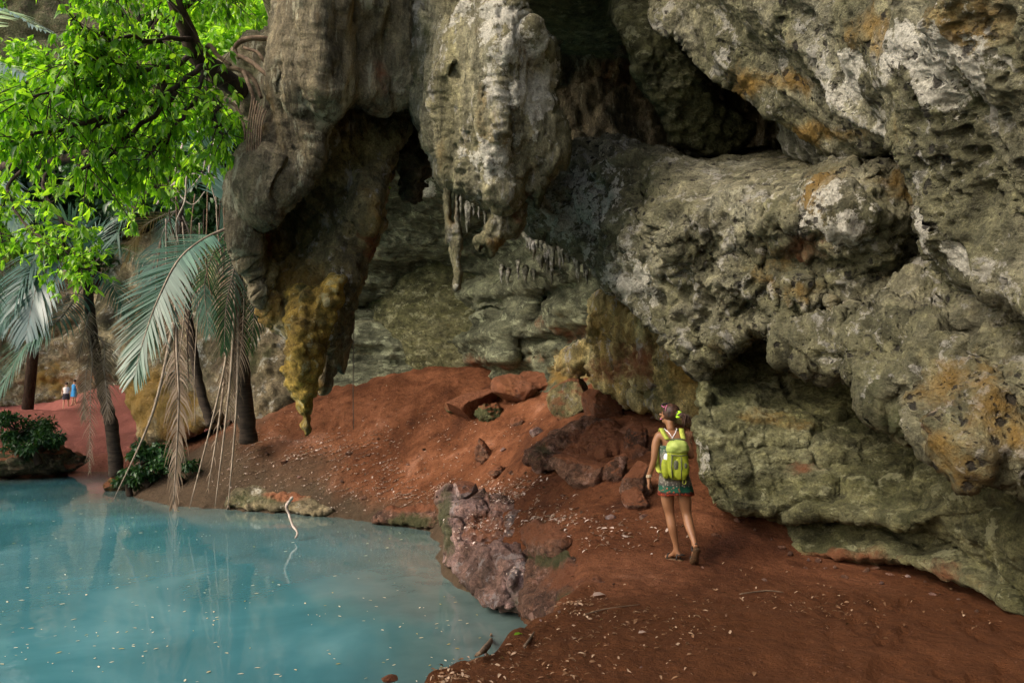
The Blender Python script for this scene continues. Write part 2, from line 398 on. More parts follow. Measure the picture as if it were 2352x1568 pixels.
def ground_z(x, y, detail=False):
    x = np.asarray(x, float); y = np.asarray(y, float)
    d, _, _ = poly_dist(x, y, WATER); d = -d       # >0 on land
    h = np.clip(_gr(x, y), .25, 7)
    # pink mound on the far shore
    h = h + .35 * np.exp(-(((x + 26.5) / 6) ** 2 + ((y - 50) / 7) ** 2)) 
    near = sstep(13, 8, y)
    slope = 5.0 * near + (1 - near) * 1.25
    bank = d * slope + .06
    k = .12 + .25 * (1 - near)
    z = -k * np.log(np.exp(-np.clip(h / k, -50, 50)) + np.exp(-np.clip(bank / k, -50, 50)))
    z = np.where(d > 0, z, np.maximum(d * 1.1, -1.4) + .02)
    if detail:
        p = np.stack([x, y, 0 * x], -1)
        am = sstep(.0, .5, d)
        rg = sstep(7, 12, y)
        z = z + am * ((.06 + .20 * rg) * fbm(p * .8, 5) + (.028 + .065 * rg) * fbm(p * 3.2, 5, .58) + (.012 + .07 * rg) * fbm(p * 2.3 + 50, 4, .55, True))
        # foot-worn ripples on the path
        z = z + am * .022 * np.abs(noise(p * 8)) * sstep(9, 7, y)
        fr = np.exp(-((x - 3.0) / 1.3) ** 2) * sstep(3.5, 4.5, y)*sstep(7.5,6.5,y)
        z = z + am * fr * -.045 * (worley(p * np.array([7, 9, 1]))[0] < .35)
        lip = np.exp(-((d - .25) / .3) ** 2) * sstep(9, 6, y)
        z = z + lip * (.10 * noise(p * 2.6) + .05 * noise(p * 7))
    return z
def hit(px, py, y0=3.5, y1=70):
    Y = np.exp(np.linspace(math.log(y0), math.log(y1), 600)); q = P(px, py, Y)
    g = np.maximum(ground_z(q[:, 0], q[:, 1]), 0)
    k = np.nonzero(q[:, 2] <= g)[0]
    if len(k) == 0: return q[-1]
    k = k[0]; return np.array([q[k, 0], q[k, 1], g[k]])
nu, nv = 620, 460
uu = np.linspace(-1.35, 1.25, nu); uu = np.sign(uu) * np.abs(uu) ** 1.25
YY = -4 + np.exp(np.linspace(math.log(1.2), math.log(330), nv))
Ug, Yg = np.meshgrid(uu, YY); Xg = Ug * (Yg + 5.0) * 1.0 
Zg = ground_z(Xg, Yg, True)
idx = np.arange(nu * nv).reshape(nv, nu)
F = np.stack([idx[:-1, :-1], idx[:-1, 1:], idx[1:, 1:], idx[1:, :-1]], -1).reshape(-1, 4)
pp = np.stack([Xg, Yg, Zg], -1).reshape(-1, 3)
ground = mesh_obj("ground", pp, F, M_soil); tag(ground, "red earth floor and banks around the pool", kind='structure'); del ground['label']
d_, _, _ = poly_dist(pp[:, 0], pp[:, 1], WATER); d_ = -d_
nn = fbm(pp * .9, 4)
mk = np.zeros((len(pp), 4)); mk[:, 3] = 1
mk[:, 0] = sstep(24, 34, pp[:, 1])
mk[:, 0] = np.maximum(mk[:, 0], 0 * np.exp(-((pp[:, 0] - .6) / 1.6) ** 2 - ((pp[:, 1] - 10.2) / 2.2) ** 2) * (.6 + nn))
mk[:, 1] = np.clip(sstep(.7, .15, pp[:, 2] + .25 * nn) * sstep(8, 11, pp[:, 1]) * (1 - .75 * sstep(26, 30, pp[:, 1])) + sstep(-6.0, -8.0, pp[:, 0] + nn*1.5) * sstep(24, 22, pp[:, 1]) * .8 + sstep(-3.2, -5.5, pp[:, 0] + nn) * sstep(1.9, .8, pp[:, 2] + .3 * nn) * sstep(26, 22, pp[:, 1]) * .85, 0, 1)
mk[:, 2] = sstep(8.3, 6.2, pp[:, 1] + nn * .8 - .5 * (pp[:, 0] - 2.5).clip(-1, 3) ) * .9
set_attr(ground, 'mask', mk)

xs = np.linspace(-34, 4, 190); ys = np.linspace(-8, 34, 210)
Xw, Yw = np.meshgrid(xs, ys); idx = np.arange(Xw.size).reshape(Xw.shape)
F = np.stack([idx[:-1, :-1], idx[:-1, 1:], idx[1:, 1:], idx[1:, :-1]], -1).reshape(-1, 4)
pw = np.stack([Xw, Yw, 0 * Xw], -1).reshape(-1, 3)
water = mesh_obj("water", pw, F, M_water); tag(water, kind='structure')
dw, _, _ = poly_dist(pw[:, 0], pw[:, 1], WATER)
wk = np.zeros((len(pw), 4)); wk[:, 0] = sstep(.1, 2.6, dw + .5 * fbm(pw * .7, 3)); wk[:, 3] = 1
set_attr(water, 'mask', wk)

# ------------------------------------------------------------------ rock masses
def displace(Pt, Nn, layers, seed=0):
    q = Pt + seed * 3.7; D = 0
    for L in layers:
        k, sc, amp = L[0], np.array(L[1]) * np.ones(3), L[2]
        if k == 'fbm': D = D + amp * fbm(q * sc, L[3] if len(L) > 3 else 4)
        elif k == 'ridge': D = D + amp * fbm(q * sc, L[3] if len(L) > 3 else 4, .5, True)
        elif k == 'sharp':
            D = D + amp * (fbm(q * sc + .4 * np.stack([noise(q * sc * .7), noise(q * sc * .7 + 5), noise(q * sc * .7 + 9)], -1), L[3] if len(L) > 3 else 4, .58, True) - .4)
        elif k == 'flow':
            dr = np.array(L[3]) / np.linalg.norm(L[3]); al = (q * dr).sum(-1, keepdims=True); w = q - dr * al * .85
            w = w + .12 * np.stack([noise(q * .8), noise(q * .8 + 9), noise(q * .8 + 4)], -1); D = D + amp * (1 - 2 * np.abs(noise(w * sc)) ** .7)
        elif k == 'flute': 
            w = q + .18 * np.stack([noise(q * .7), noise(q * .7 + 9), 0 * q[..., 0]], -1)
            D = D + amp * (1 - 2 * np.abs(noise(w * sc)) ** .8)
        elif k == 'knob':
            a, b = worley((q + .06 * np.stack([noise(q * 5), noise(q * 5 + 7), noise(q * 5 + 3)], -1)) * sc); D = D + amp * (.6 - a) * 1.6
        elif k == 'crack':
            a, b = worley((q + .15 * np.stack([noise(q * 2), noise(q * 2 + 7), noise(q * 2 + 3)], -1)) * sc); D = D - amp * sstep(.14, 0, b - a)
        elif k == 'pit':
            a, b = worley(q * sc); D = D - amp * sstep(.42, .15, a) * sstep(-.1, .3, noise(q * .7 + 31))
        elif k == 'strata':
            zz = q[..., 2] + .18 * fbm(q * np.array([.5, .5, .8]), 3); s_ = zz * sc[2]
            n = noise(np.stack([0 * zz + 5.2, 0 * zz + 1.1, s_], -1) + np.stack([q[..., 0] * .25, 0 * zz, 0 * zz], -1))
            D = D + amp * np.sign(n) * np.abs(n) ** .55
    return Pt + Nn * D[..., None]
def grid_normals(G):
    gx = np.gradient(G, axis=1); gy = np.gradient(G, axis=0)
    n = np.cross(gy, gx); n /= np.linalg.norm(n, axis=-1, keepdims=True) + 1e-9
    return n
def mass(name, poly, ctrl, mat, edge=(60, 1.0), back=1.2, step=3.2, layers=(), micro=(), seed=0, paint=(), rgh=(7, 3), bumps=(), parent=None, calm=()):
    """a solid rock body: front surface through control depths, rounded rim, closed back"""
    poly = rough(poly, rgh[0], rgh[1], seed + 11)
    xs_ = [a for a, b in poly]; ys_ = [b for a, b in poly]
    gx, gy = np.meshgrid(np.arange(min(xs_) - step, max(xs_) + step * 2, step), np.arange(min(ys_) - step, max(ys_) + step * 2, step))
    d, nx, ny = poly_dist(gx, gy, poly)
    ins = d > 0
    full = ins[:-1, :-1] & ins[1:, :-1] & ins[1:, 1:] & ins[:-1, 1:]
    used = np.zeros_like(ins); cnt = np.zeros(ins.shape, int)
    for a, b in ((0, 0), (1, 0), (1, 1), (0, 1)):
        sl_ = (slice(a, ins.shape[0] - 1 + a), slice(b, ins.shape[1] - 1 + b)); used[sl_] |= full; cnt[sl_] += full
    bd = used & (cnt < 4)
    gx = np.where(bd, nx, gx); gy = np.where(bd, ny, gy); d = np.where(bd, 0, np.maximum(d, 0))
    c = np.array(ctrl, float); f = rbf(c[:, :2], c[:, 2]) if len(c) > 2 else (lambda x, y: c[0, 2] + 0 * x)
    F0 = f(gx, gy)
    for (bx, by, rx, ry, am) in bumps:    # am > 0 pushes towards the camera
        F0 = F0 - am * np.exp(-(((gx - bx) / rx) ** 2 + ((gy - by) / ry) ** 2))
    w, R = edge
    t = np.clip(d / w, 0, 1); prof = 1 - np.sqrt(np.maximum(1 - (1 - t) ** 2, 0))
    Yf = F0 + R * prof
    G = P(gx, gy, Yf)
    n = grid_normals(G)
    # keep the rim's displacement away from the view axis so that it stays a rim
    G1 = displace(G, n, layers, seed) if layers else G
    cm = np.ones_like(gx)
    for (bx, by, rx, ry, am) in calm: cm = cm * (1 - am * np.exp(-(np.abs((gx - bx) / rx) ** 3 + np.abs((gy - by) / ry) ** 3)))
    rim = .25 + .75 * np.clip(d / w, 0, 1) ** .8
    G1 = G + (G1 - G) * ((.35 + .65 * cm) * rim)[..., None]
    if micro:
        n2 = grid_normals(G1); n2 = n2 * .8 + n * .2; G1 = G1 + (displace(G1, n2, micro, seed + 5) - G1) * (cm * (.5 + .5 * rim))[..., None]
    Bk = P(gx, gy, F0 + R + back * np.sqrt(np.clip(1 - (1 - t) ** 2, 0, 1)))
    fi = -np.ones(ins.shape, int); fi[used] = np.arange(used.sum())
    ib = used & ~bd; bi = fi.copy(); bi[ib] = used.sum() + np.arange(ib.sum())
    r, cc = np.nonzero(full)
    ff = np.stack([fi[r, cc], fi[r + 1, cc], fi[r + 1, cc + 1], fi[r, cc + 1]], -1)
    fb = np.stack([bi[r, cc], bi[r, cc + 1], bi[r + 1, cc + 1], bi[r + 1, cc]], -1)
    V_ = np.concatenate([G1[used], Bk[ib]]); F_ = np.concatenate([ff, fb])
    o = mesh_obj(name, V_, F_, mat, parent)
    mk = np.zeros(ins.shape + (4,)); 
    for (ch, bx, by, rx, ry, am) in paint:
        mk[..., ch] += am * np.exp(-(((gx - bx) / rx) ** 2 + ((gy - by) / ry) ** 2))
    mk = np.clip(mk, 0, 1.3)
    set_attr(o, 'mask', np.concatenate([mk[used], mk[ib]]))
    return o
def struct(o): o['kind'] = 'structure'; return o

CRAG = [('fbm', .9, .30, 5), ('ridge', 2.1, .12, 4)]
MIC = [('sharp', 3.5, .07), ('knob', 5.5, .03), ('fbm', 9, .035, 3), ('pit', 9, .03)]
# --- the ceiling slab, upper right
A = mass("overhanging_rock_face", [(1498, -90), (1512, 40), (1545, 70), (1570, 82), (1600, 112), (1625, 150), (1680, 188), (1722, 212), (1762, 255), (1840, 300), (1890, 335), (1935, 372), (2000, 385), (2050, 352), (2078, 372), (2105, 440), (2150, 530), (2190, 620), (2215, 655), (2260, 665), (2352, 705), (2560, 800), (2900, 800), (2900, -500), (1900, -500), (1500, -300)],
     [(1500, 0, 9.2), (1700, 200, 8.6), (1900, 350, 7.9), (2060, 360, 7.0), (1700, -100, 7.6), (2000, 0, 5.6), (2200, 0, 4.7), (2352, 0, 4.0), (2000, 200, 6.3), (2200, 300, 5.2), (2352, 350, 4.4), (2150, 520, 6.1), (2352, 680, 4.8), (2700, 300, 3.0), (2700, 800, 3.8), (2700, -400, 2.8), (2000, -400, 5.5), (1500, -300, 8.5)],
     R_grey, (38, .8), 1.6, 3.2, [('fbm', .8, .12, 4), ('flow', .7, .24, (.75, -.35, -.56)), ('flow', 2.1, .10, (.75, -.35, -.56)), ('ridge', 1.7, .04, 4)], [('sharp', 2.6, .05, 5), ('sharp', 8, .035), ('pit', 5, .06), ('pit', 11, .05)], 1,
     [(0, 2010, 130, 90, 60, .5), (0, 2160, 90, 60, 70, .6), (0, 2290, 110, 70, 110, .8), (0, 2080, 265, 40, 40, .7), (0, 2000, 155, 30, 50, .6), (0, 2180, 430, 35, 50, .8), (0, 2220, 520, 45, 60, .8), (0, 2270, 590, 30, 40, .7), (0, 2220, 180, 30, 90, .6),
      (1, 1780, 190, 170, 30, .7), (1, 1900, 300, 120, 30, .6), (1, 2050, 60, 120, 60, .5), (2, 2250, 170, 60, 90, .6), (2, 2000, 370, 60, 25, .8), (1, 2300, 60, 80, 80, .5)], (6, 3))
struct(A)
lobe = mass("rock_lobe", [(1782, 262), (1830, 285), (1880, 320), (1905, 350), (1925, 385), (1945, 405), (1915, 402), (1880, 385), (1850, 370), (1800, 350), (1790, 310)],
     [(1780, 260, 9.0), (1940, 400, 7.9), (1860, 300, 8.3)], R_slope, (22, .25), .5, 2.6, [('fbm', 2, .05, 3)], MIC, 2, [(0, 1850, 320, 60, 40, .3)], (4, 2)); struct(lobe)
# --- mid wall with the ledge
B = mass("cave_wall", [(1195, 395), (1260, 372), (1330, 330), (1400, 320), (1480, 345), (1560, 356), (1700, 352), (1860, 352), (1920, 372), (2000, 372), (2100, 350), (2400, 300), (2900, 500), (2900, 1250), (2352, 1118), (2290, 1090), (2210, 1062), (2150, 1020), (2100, 970), (2030, 925), (2000, 885), (1930, 862), (1860, 838), (1800, 800), (1742, 768), (1690, 790), (1640, 825), (1600, 860), (1570, 800), (1520, 735), (1450, 690), (1390, 650), (1380, 610), (1300, 560), (1230, 535), (1200, 470)],
     [(1200, 400, 11.6), (1300, 450, 11.2), (1400, 600, 10.9), (1220, 520, 11.8), (1330, 340, 12.0), (1500, 350, 11.0), (1560, 357, 11.5), (1700, 352, 11.3), (1850, 352, 10.6), (1580, 450, 8.9), (1700, 440, 8.5), (1800, 430, 8.1), (1900, 400, 7.9), (2060, 400, 7.2),
      (1500, 600, 9.3), (1650, 560, 8.3), (1850, 540, 7.6), (2060, 540, 7.0), (1600, 700, 8.9), (1750, 700, 8.2), (1950, 680, 7.5), (2150, 650, 6.8), (1640, 810, 8.9), (1740, 760, 8.3), (1850, 820, 7.4), (2000, 870, 6.6), (2150, 800, 6.0), (2352, 900, 5.2), (2200, 1040, 5.7), (2352, 1100, 5.2), (2352, 720, 6.0), (2700, 1000, 4.6), (2700, 500, 4.8)],
     R_grey, (30, .8), 1.6, 3.2, [('fbm', .9, .10, 5), ('flow', .9, .20, (.72, -.35, -.5)), ('flow', 2.4, .08, (.72, -.35, -.5)), ('ridge', 2.3, .05, 4), ('strata', 1.3, .06), ('crack', 1.6, .07)], [('sharp', 2.3, .17, 5), ('knob', 4.6, .05), ('sharp', 7, .06), ('pit', 6, .07), ('pit', 12, .03)], 3,
     [(0, 1340, 470, 130, 100, .75), (0, 1480, 650, 90, 80, .7), (2, 1500, 420, 30, 60, .35), (0, 1850, 480, 150, 50, .42), (0, 1950, 510, 70, 40, .42), (1, 1950, 450, 130, 50, .5), (3, 1850, 540, 130, 40, .45), (1, 2250, 950, 120, 100, .6), (3, 2200, 980, 90, 60, .3), (2, 2050, 950, 120, 70, .4), (2, 1480, 470, 50, 100, .35), (2, 1990, 470, 60, 50, .3), (1, 1800, 640, 200, 60, .2), (2, 1750, 400, 160, 30, .25)], (6, 3),
     bumps=[(1360, 430, 90, 60, -.3), (1515, 520, 26, 70, -.4), (1900, 590, 180, 26, -.45), (2150, 560, 110, 60, -.55), (1700, 640, 60, 40, .2), (1950, 715, 130, 14, -.25), (1830, 660, 60, 40, .25), (1490, 460, 40, 80, -.5), (1540, 560, 40, 60, .35), (2240, 1010, 90, 60, .35), (2250, 720, 60, 60, .3), (2110, 640, 120, 30, -.3), (1930, 790, 200, 30, .12)], calm=[(1730, 408, 190, 62, .95), (1600, 470, 60, 40, .6)]); struct(B)
# --- the dark upper chamber
C0 = mass("cave_ceiling", [(900, -320), (2100, -320), (2100, 420), (1850, 440), (1500, 440), (1250, 470), (1180, 420), (1130, 300), (900, 260)],
     [(900, -200, 13), (1300, 0, 12.5), (1300, 200, 14), (1500, 100, 13.5), (1600, 200, 14), (1750, 300, 14), (1350, 330, 13.6), (1200, 440, 14), (1500, -250, 11), (2000, 0, 12), (2000, 400, 13)],
     R_left, (40, 1), 3, 4.5, [('fbm', .6, .5, 5), ('flute', (1.2, 1.2, .4), .18), ('ridge', 1.6, .15, 4)], [('knob', 3.5, .10), ('fbm', 6, .05, 3)], 4,
     [(3, 1450, 120, 120, 150, .35)], (6, 2)); struct(C0)
F1 = mass("rock_rib", [(1400, -90), (1500, -90), (1520, 30), (1560, 90), (1600, 130), (1622, 165), (1625, 200), (1680, 260), (1740, 280), (1720, 330), (1690, 355), (1650, 365), (1600, 352), (1590, 345), (1545, 338), (1528, 300), (1520, 265), (1480, 215), (1450, 150), (1425, 80), (1398, 10)],
     [(1420, -60, 10.8), (1500, 60, 10.2), (1560, 160, 10.4), (1620, 300, 11), (1700, 300, 11.2)], R_wall, (26, .6), .8, 3, [('fbm', 1.3, .18, 5), ('flute', (2, 2, .6), .10)], [('knob', 5, .09), ('fbm', 8, .05, 3), ('pit', 5, .08)], 6, [(2, 1650, 290, 70, 80, .5)], (9, 3)); struct(F1)
# --- lower right boulder wall
I = mass("lower_rock_wall", [(1640, 800), (1612, 845), (1598, 895), (1603, 940), (1592, 985), (1603, 1040), (1618, 1100), (1642, 1152), (1700, 1180), (1760, 1192), (1850, 1196), (1930, 1190), (2010, 1200), (2060, 1222), (2150, 1215), (2220, 1290), (2352, 1372), (2600, 1500), (2900, 1500), (2900, 800), (2100, 700), (1740, 740)],
     [(1640, 830, 9.3), (1605, 950, 8.8), (1640, 1130, 8.4), (1740, 800, 9.6), (1800, 900, 9.2), (1950, 930, 8.9), (2100, 1000, 8.2), (1750, 1050, 8.5), (1900, 1120, 8.0), (1800, 1180, 8.2), (2050, 1180, 7.5), (2200, 1150, 6.7), (2352, 1200, 6.0), (2352, 1360, 6.1), (2220, 1290, 6.9), (2700, 1200, 4.9), (2700, 900, 5.5)],
     R_wall, (20, .4), 1.5, 3.0, [('fbm', .9, .06, 5), ('sharp', 1.3, .07, 4), ('strata', 1.9, .08), ('crack', 1.0, .10)], [('sharp', (1.6, 1.6, 3), .10), ('sharp', 6, .05), ('pit', 9, .03), ('strata', 5, .035)], 7,
     [(0, 1615, 1060, 22, 80, .7), (0, 1720, 1140, 30, 50, .5), (0, 1640, 1000, 30, 50, .3), (1, 1740, 960, 60, 40, .5), (3, 1850, 1080, 40, 30, .6), (2, 1680, 900, 100, 60, .35), (2, 2060, 1130, 160, 60, .35), (2, 2000, 950, 140, 60, .3), (3, 1830, 850, 70, 25, .6), (1, 2270, 1050, 60, 60, .5)], (5, 3),
     bumps=[(1690, 880, 70, 12, -.2), (1780, 870, 120, 14, -.22), (2000, 1070, 140, 10, -.15), (1900, 1000, 100, 60, .12), (2100, 1190, 60, 30, .25), (2140, 1240, 40, 40, -.25), (1700, 1160, 60, 20, .1)]); struct(I)
J = mass("rock_foot", [(1800, 1160), (1806, 1215), (1822, 1262), (1836, 1285), (1990, 1290), (2090, 1300), (2200, 1340), (2352, 1420), (2600, 1560), (2600, 1250), (2200, 1150), (1900, 1150)],
     [(1740, 1180, 8.7), (1830, 1270, 8.15), (2000, 1280, 7.7), (2200, 1310, 6.9), (2352, 1400, 6.0), (2600, 1500, 5.0), (2000, 1180, 8.3)], R_wall, (22, .3), .8, 3, [('fbm', 1.5, .16, 5), ('knob', 2.2, .2)], [('fbm', 7, .05, 4), ('knob', 8, .03)], 8, [(3, 1900, 1280, 200, 22, .7), (2, 1900, 1210, 100, 30, .5), (3, 2100, 1320, 200, 22, .5)], (7, 3)); struct(J)
# --- back wall of the cave
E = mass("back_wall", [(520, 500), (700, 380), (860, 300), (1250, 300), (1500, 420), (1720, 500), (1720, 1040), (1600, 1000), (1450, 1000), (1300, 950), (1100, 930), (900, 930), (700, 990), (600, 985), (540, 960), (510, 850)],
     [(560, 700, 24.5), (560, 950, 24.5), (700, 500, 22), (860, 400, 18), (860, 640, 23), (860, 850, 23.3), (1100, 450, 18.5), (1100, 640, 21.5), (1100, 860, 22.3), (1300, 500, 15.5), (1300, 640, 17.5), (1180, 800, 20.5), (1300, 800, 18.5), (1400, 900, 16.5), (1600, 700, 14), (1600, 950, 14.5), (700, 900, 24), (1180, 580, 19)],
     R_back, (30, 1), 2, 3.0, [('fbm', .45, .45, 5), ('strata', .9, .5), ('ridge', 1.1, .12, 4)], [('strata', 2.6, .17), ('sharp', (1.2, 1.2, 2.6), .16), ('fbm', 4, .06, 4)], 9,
     [(2, 950, 660, 130, 60, .25), (2, 1000, 790, 200, 60, .2), (3, 1100, 830, 200, 25, .5), (2, 640, 850, 80, 120, .4), (1, 1380, 850, 120, 60, .6), (3, 1350, 760, 100, 30, .6), (0, 1150, 500, 250, 60, .2), (0, 985, 380, 34, 90, 1.0)], (6, 2),  # strongest white spot is daylight in the pillar gap, painted onto the wall
     bumps=[(980, 645, 150, 10, -.9), (960, 700, 140, 10, -.6), (1000, 760, 150, 14, -.5), (1265, 690, 20, 30, -3.0), (1215, 690, 30, 60, .35), (1160, 800, 26, 60, .8), (960, 850, 120, 16, -.6), (1330, 800, 90, 14, .6), (640, 880, 60, 40, -1.2)]); struct(E)
H = mass("flowstone", [(1362, 690), (1400, 680), (1440, 690), (1480, 720), (1530, 760), (1575, 800), (1610, 840), (1620, 960), (1560, 958), (1500, 945), (1440, 940), (1405, 900), (1380, 890), (1360, 860), (1330, 862), (1300, 845), (1275, 830), (1320, 800), (1350, 790), (1360, 750)],
     [(1370, 720, 13.6), (1450, 800, 12.9), (1350, 840, 14.2), (1550, 850, 11.8), (1600, 940, 11.4), (1450, 930, 13)], R_flow, (24, .7), 1, 3, [('fbm', 1.1, .14, 5), ('flute', (2.2, 2.2, .5), .26)], [('sharp', 2.4, .24, 5), ('knob', 4.5, .06), ('fbm', 8, .04, 3)], 10,
     [(3, 1400, 850, 140, 40, .5), (3, 1480, 790, 60, 60, .5), (2, 1540, 900, 60, 60, .5), (1, 1420, 760, 60, 60, .5), (1, 1580, 850, 40, 100, .4)], (6, 3), bumps=[(1500, 915, 22, 36, -1.1), (1430, 870, 16, 40, -.5), (1530, 850, 16, 60, -.4)]); struct(H)

# --- left hanging pillar
low = [(560, 380), (545, 420), (532, 470), (530, 520), (545, 575), (562, 612), (582, 655), (590, 710), (622, 742), (655, 775), (700, 790), (770, 800), (790, 740), (812, 655), (835, 600), (862, 560), (882, 515), (878, 470), (884, 425), (905, 385), (940, 300), (930, 160), (760, 160), (640, 300)]
PIL = mass("rock_pillar", low, [(560, 400, 9.6), (545, 560, 9.7), (600, 700, 9.5), (700, 600, 9.9), (680, 480, 10.1), (800, 500, 9.9), (860, 500, 10.1), (780, 650, 9.6), (900, 300, 10.4), (780, 300, 10.2), (850, 250, 10.4)],
     R_pil, (34, .7), 1.3, 3, [('fbm', 1.0, .25, 5), ('flute', (1.6, 1.6, .5), .14)], [('sharp', 2.2, .14), ('knob', 5, .05), ('sharp', 7, .04)], 12,
     [(1, 700, 660, 80, 60, .5), (1, 640, 560, 120, 160, .15), (1, 840, 520, 40, 120, .35), (3, 610, 540, 20, 90, .8), (3, 840, 560, 18, 50, .7), (0, 575, 640, 14, 70, .3), (2, 700, 520, 90, 60, .4), (1, 620, 720, 40, 50, .5), (1, 545, 500, 18, 120, .5)], (7, 3),
     bumps=[(560, 500, 22, 120, .5), (850, 480, 30, 60, .4), (730, 330, 14, 60, .35), (760, 420, 30, 20, .2), (590, 660, 26, 60, .35), (880, 170, 20, 60, .4)])
tag(PIL, "dark mossy lower body of the hanging rock pillar beside the pool", "rock")
UP = mass("rock_pillar", [(632, -320), (630, -60), (628, 70), (612, 180), (600, 250), (580, 320), (558, 362), (543, 410), (531, 470), (529, 520), (542, 575), (560, 615), (583, 658), (598, 705), (612, 700), (604, 650), (592, 600), (590, 555), (604, 515), (640, 482), (690, 448), (710, 425), (738, 365), (762, 262), (815, 226), (850, 240), (880, 250), (930, 225), (942, 150), (948, 60), (948, -320)],
     [(640, 0, 9.4), (610, 250, 9.3), (700, 0, 8.9), (700, 200, 8.9), (640, 400, 9.0), (570, 500, 9.15), (590, 660, 9.25), (740, 300, 9.2), (820, 150, 9.3), (900, 100, 9.7), (930, 200, 9.9), (780, -250, 9.2)],
     R_left, (24, .4), 1.2, 3, [('fbm', .8, .10, 4), ('flute', (1.1, 1.1, .14), .20), ('flute', (3.0, 3.0, .3), .09), ('flute', (7, 7, .8), .035)], [('sharp', (3, 3, 1.2), .07), ('fbm', (9, 9, 4), .04, 4), ('pit', 6, .03)], 13,
     [(0, 700, 100, 60, 140, .12), (1, 650, 330, 60, 140, .35), (3, 850, 180, 60, 80, .3), (2, 600, 440, 40, 80, .3), (1, 800, 60, 60, 60, .3)], (7, 3),
     bumps=[(702, 170, 8, 110, -.3), (760, 120, 6, 90, -.2), (800, 150, 9, 80, -.3), (870, 90, 12, 60, -.45), (665, 60, 7, 90, -.28), (640, 300, 9, 80, -.25), (575, 440, 8, 60, -.2), (740, 40, 16, 200, .12), (905, 120, 18, 110, .25)])
tag(UP, "brown fluted upper slab of the hanging rock pillar at top centre left", "rock")
KNOT = mass("hanging_rock", [(905, 200), (950, 190), (960, 262), (962, 300), (966, 345), (990, 372), (988, 405), (975, 430), (974, 462), (950, 472), (928, 462), (916, 430), (914, 396), (900, 300)],
     [(900, 250, 11.2), (980, 300, 11.2), (940, 420, 10.9), (960, 350, 10.8)], R_dark, (24, .5), .6, 2.8, [('fbm', 1.6, .15, 4)], [('knob', 4.2, .13), ('knob', 9, .04), ('fbm', 9, .03, 3)], 15, [(2, 950, 380, 60, 100, .4)], (7, 3))
tag(KNOT, "black knobbly rock hanging in the gap between the two big pillars", "rock")
YST = mass("stalactite", [(640, 670), (680, 650), (735, 655), (772, 630), (800, 640), (790, 690), (768, 745), (752, 800), (742, 850), (728, 890), (718, 935), (714, 985), (708, 1006), (700, 1000), (696, 960), (676, 930), (664, 895), (655, 868), (648, 845), (656, 800), (660, 765), (645, 735), (655, 700)],
     [(660, 700, 9.3), (700, 800, 8.9), (700, 900, 8.9), (708, 990, 9.0), (760, 680, 9.1), (740, 800, 9.1)], R_yel, (26, .35), .6, 2.4, [('fbm', 2, .10, 4), ('flute', (3, 3, 1), .05)], [('knob', 8, .06), ('fbm', 13, .02, 3)], 16,
     [(1, 690, 830, 40, 60, .5), (2, 700, 680, 40, 40, .5), (1, 705, 980, 12, 30, .5), (2, 745, 760, 14, 50, .3)], (7, 3), bumps=[(690, 800, 26, 90, .15)])
tag(YST, "yellow knobbly stalactite with a thin dripping tip over the red bank", "stalactite")
BST = mass("stalactite", [(770, 640), (812, 640), (814, 700), (808, 770), (800, 830), (792, 862), (774, 850), (766, 868), (752, 905), (738, 908), (724, 880), (740, 800), (758, 720)],
     [(780, 650, 10.0), (800, 760, 10.1), (745, 880, 10.0)], R_left, (20, .3), .5, 2.6, [('fbm', 2, .10, 4), ('flute', (4, 4, 1), .06)], [('fbm', 9, .03, 3)], 17, [(3, 780, 750, 50, 120, .4), (1, 740, 890, 20, 20, .4)], (5, 3))
tag(BST, "brown blunt stalactite tucked behind the yellow one", "stalactite")
# --- central hanging pillar
D = mass("rock_pillar", [(952, -320), (950, -20), (946, 60), (941, 130), (936, 180), (942, 235), (955, 262), (972, 292), (986, 330), (1000, 362), (1010, 400), (1020, 430), (1058, 436), (1085, 455), (1105, 462), (1120, 478), (1160, 480), (1195, 462), (1205, 420), (1222, 392), (1238, 400), (1250, 425), (1272, 400), (1290, 375), (1300, 345), (1290, 300), (1276, 262), (1270, 215), (1275, 170), (1268, 90), (1232, 50), (1205, 10), (1192, -40), (1190, -320)],
     [(960, 0, 10.0), (950, 220, 10.0), (1000, 350, 9.7), (1050, 100, 9.0), (1050, 300, 9.0), (1150, 100, 8.6), (1150, 300, 8.6), (1120, 450, 8.8), (1240, 150, 8.9), (1240, 300, 8.9), (1250, 400, 9.0), (1100, -250, 9.0)],
     R_drape, (34, .8), 1.2, 2.8, [('fbm', .9, .10, 4), ('flute', (1.2, 1.2, .18), .18), ('flute', (3.2, 3.2, .35), .09), ('flute', (8, 8, .9), .035)], [('sharp', (2.6, 2.6, 1.4), .08), ('fbm', (9, 9, 6), .045, 4), ('pit', 7, .05), ('pit', 14, .02)], 18,
     [(0, 1180, 150, 70, 150, .6), (0, 1120, 380, 70, 80, .6), (0, 1230, 200, 40, 100, .65), (0, 1060, 50, 80, 60, .4), (1, 1060, 330, 90, 90, .25), (2, 980, 120, 40, 130, .5), (1, 1010, 170, 40, 60, .3), (3, 1020, 200, 30, 60, .25)], (7, 3),
     bumps=[(1164, 335, 9, 60, -.8), (1175, 400, 8, 40, -.5), (1150, 250, 5, 60, -.25), (1120, 60, 8, 100, -.2), (1000, 100, 10, 60, -.2), (1060, 140, 14, 70, -.15), (1225, 60, 20, 60, .2)])
tag(D, "broad pale rock pillar hanging from the roof at top centre", "rock")
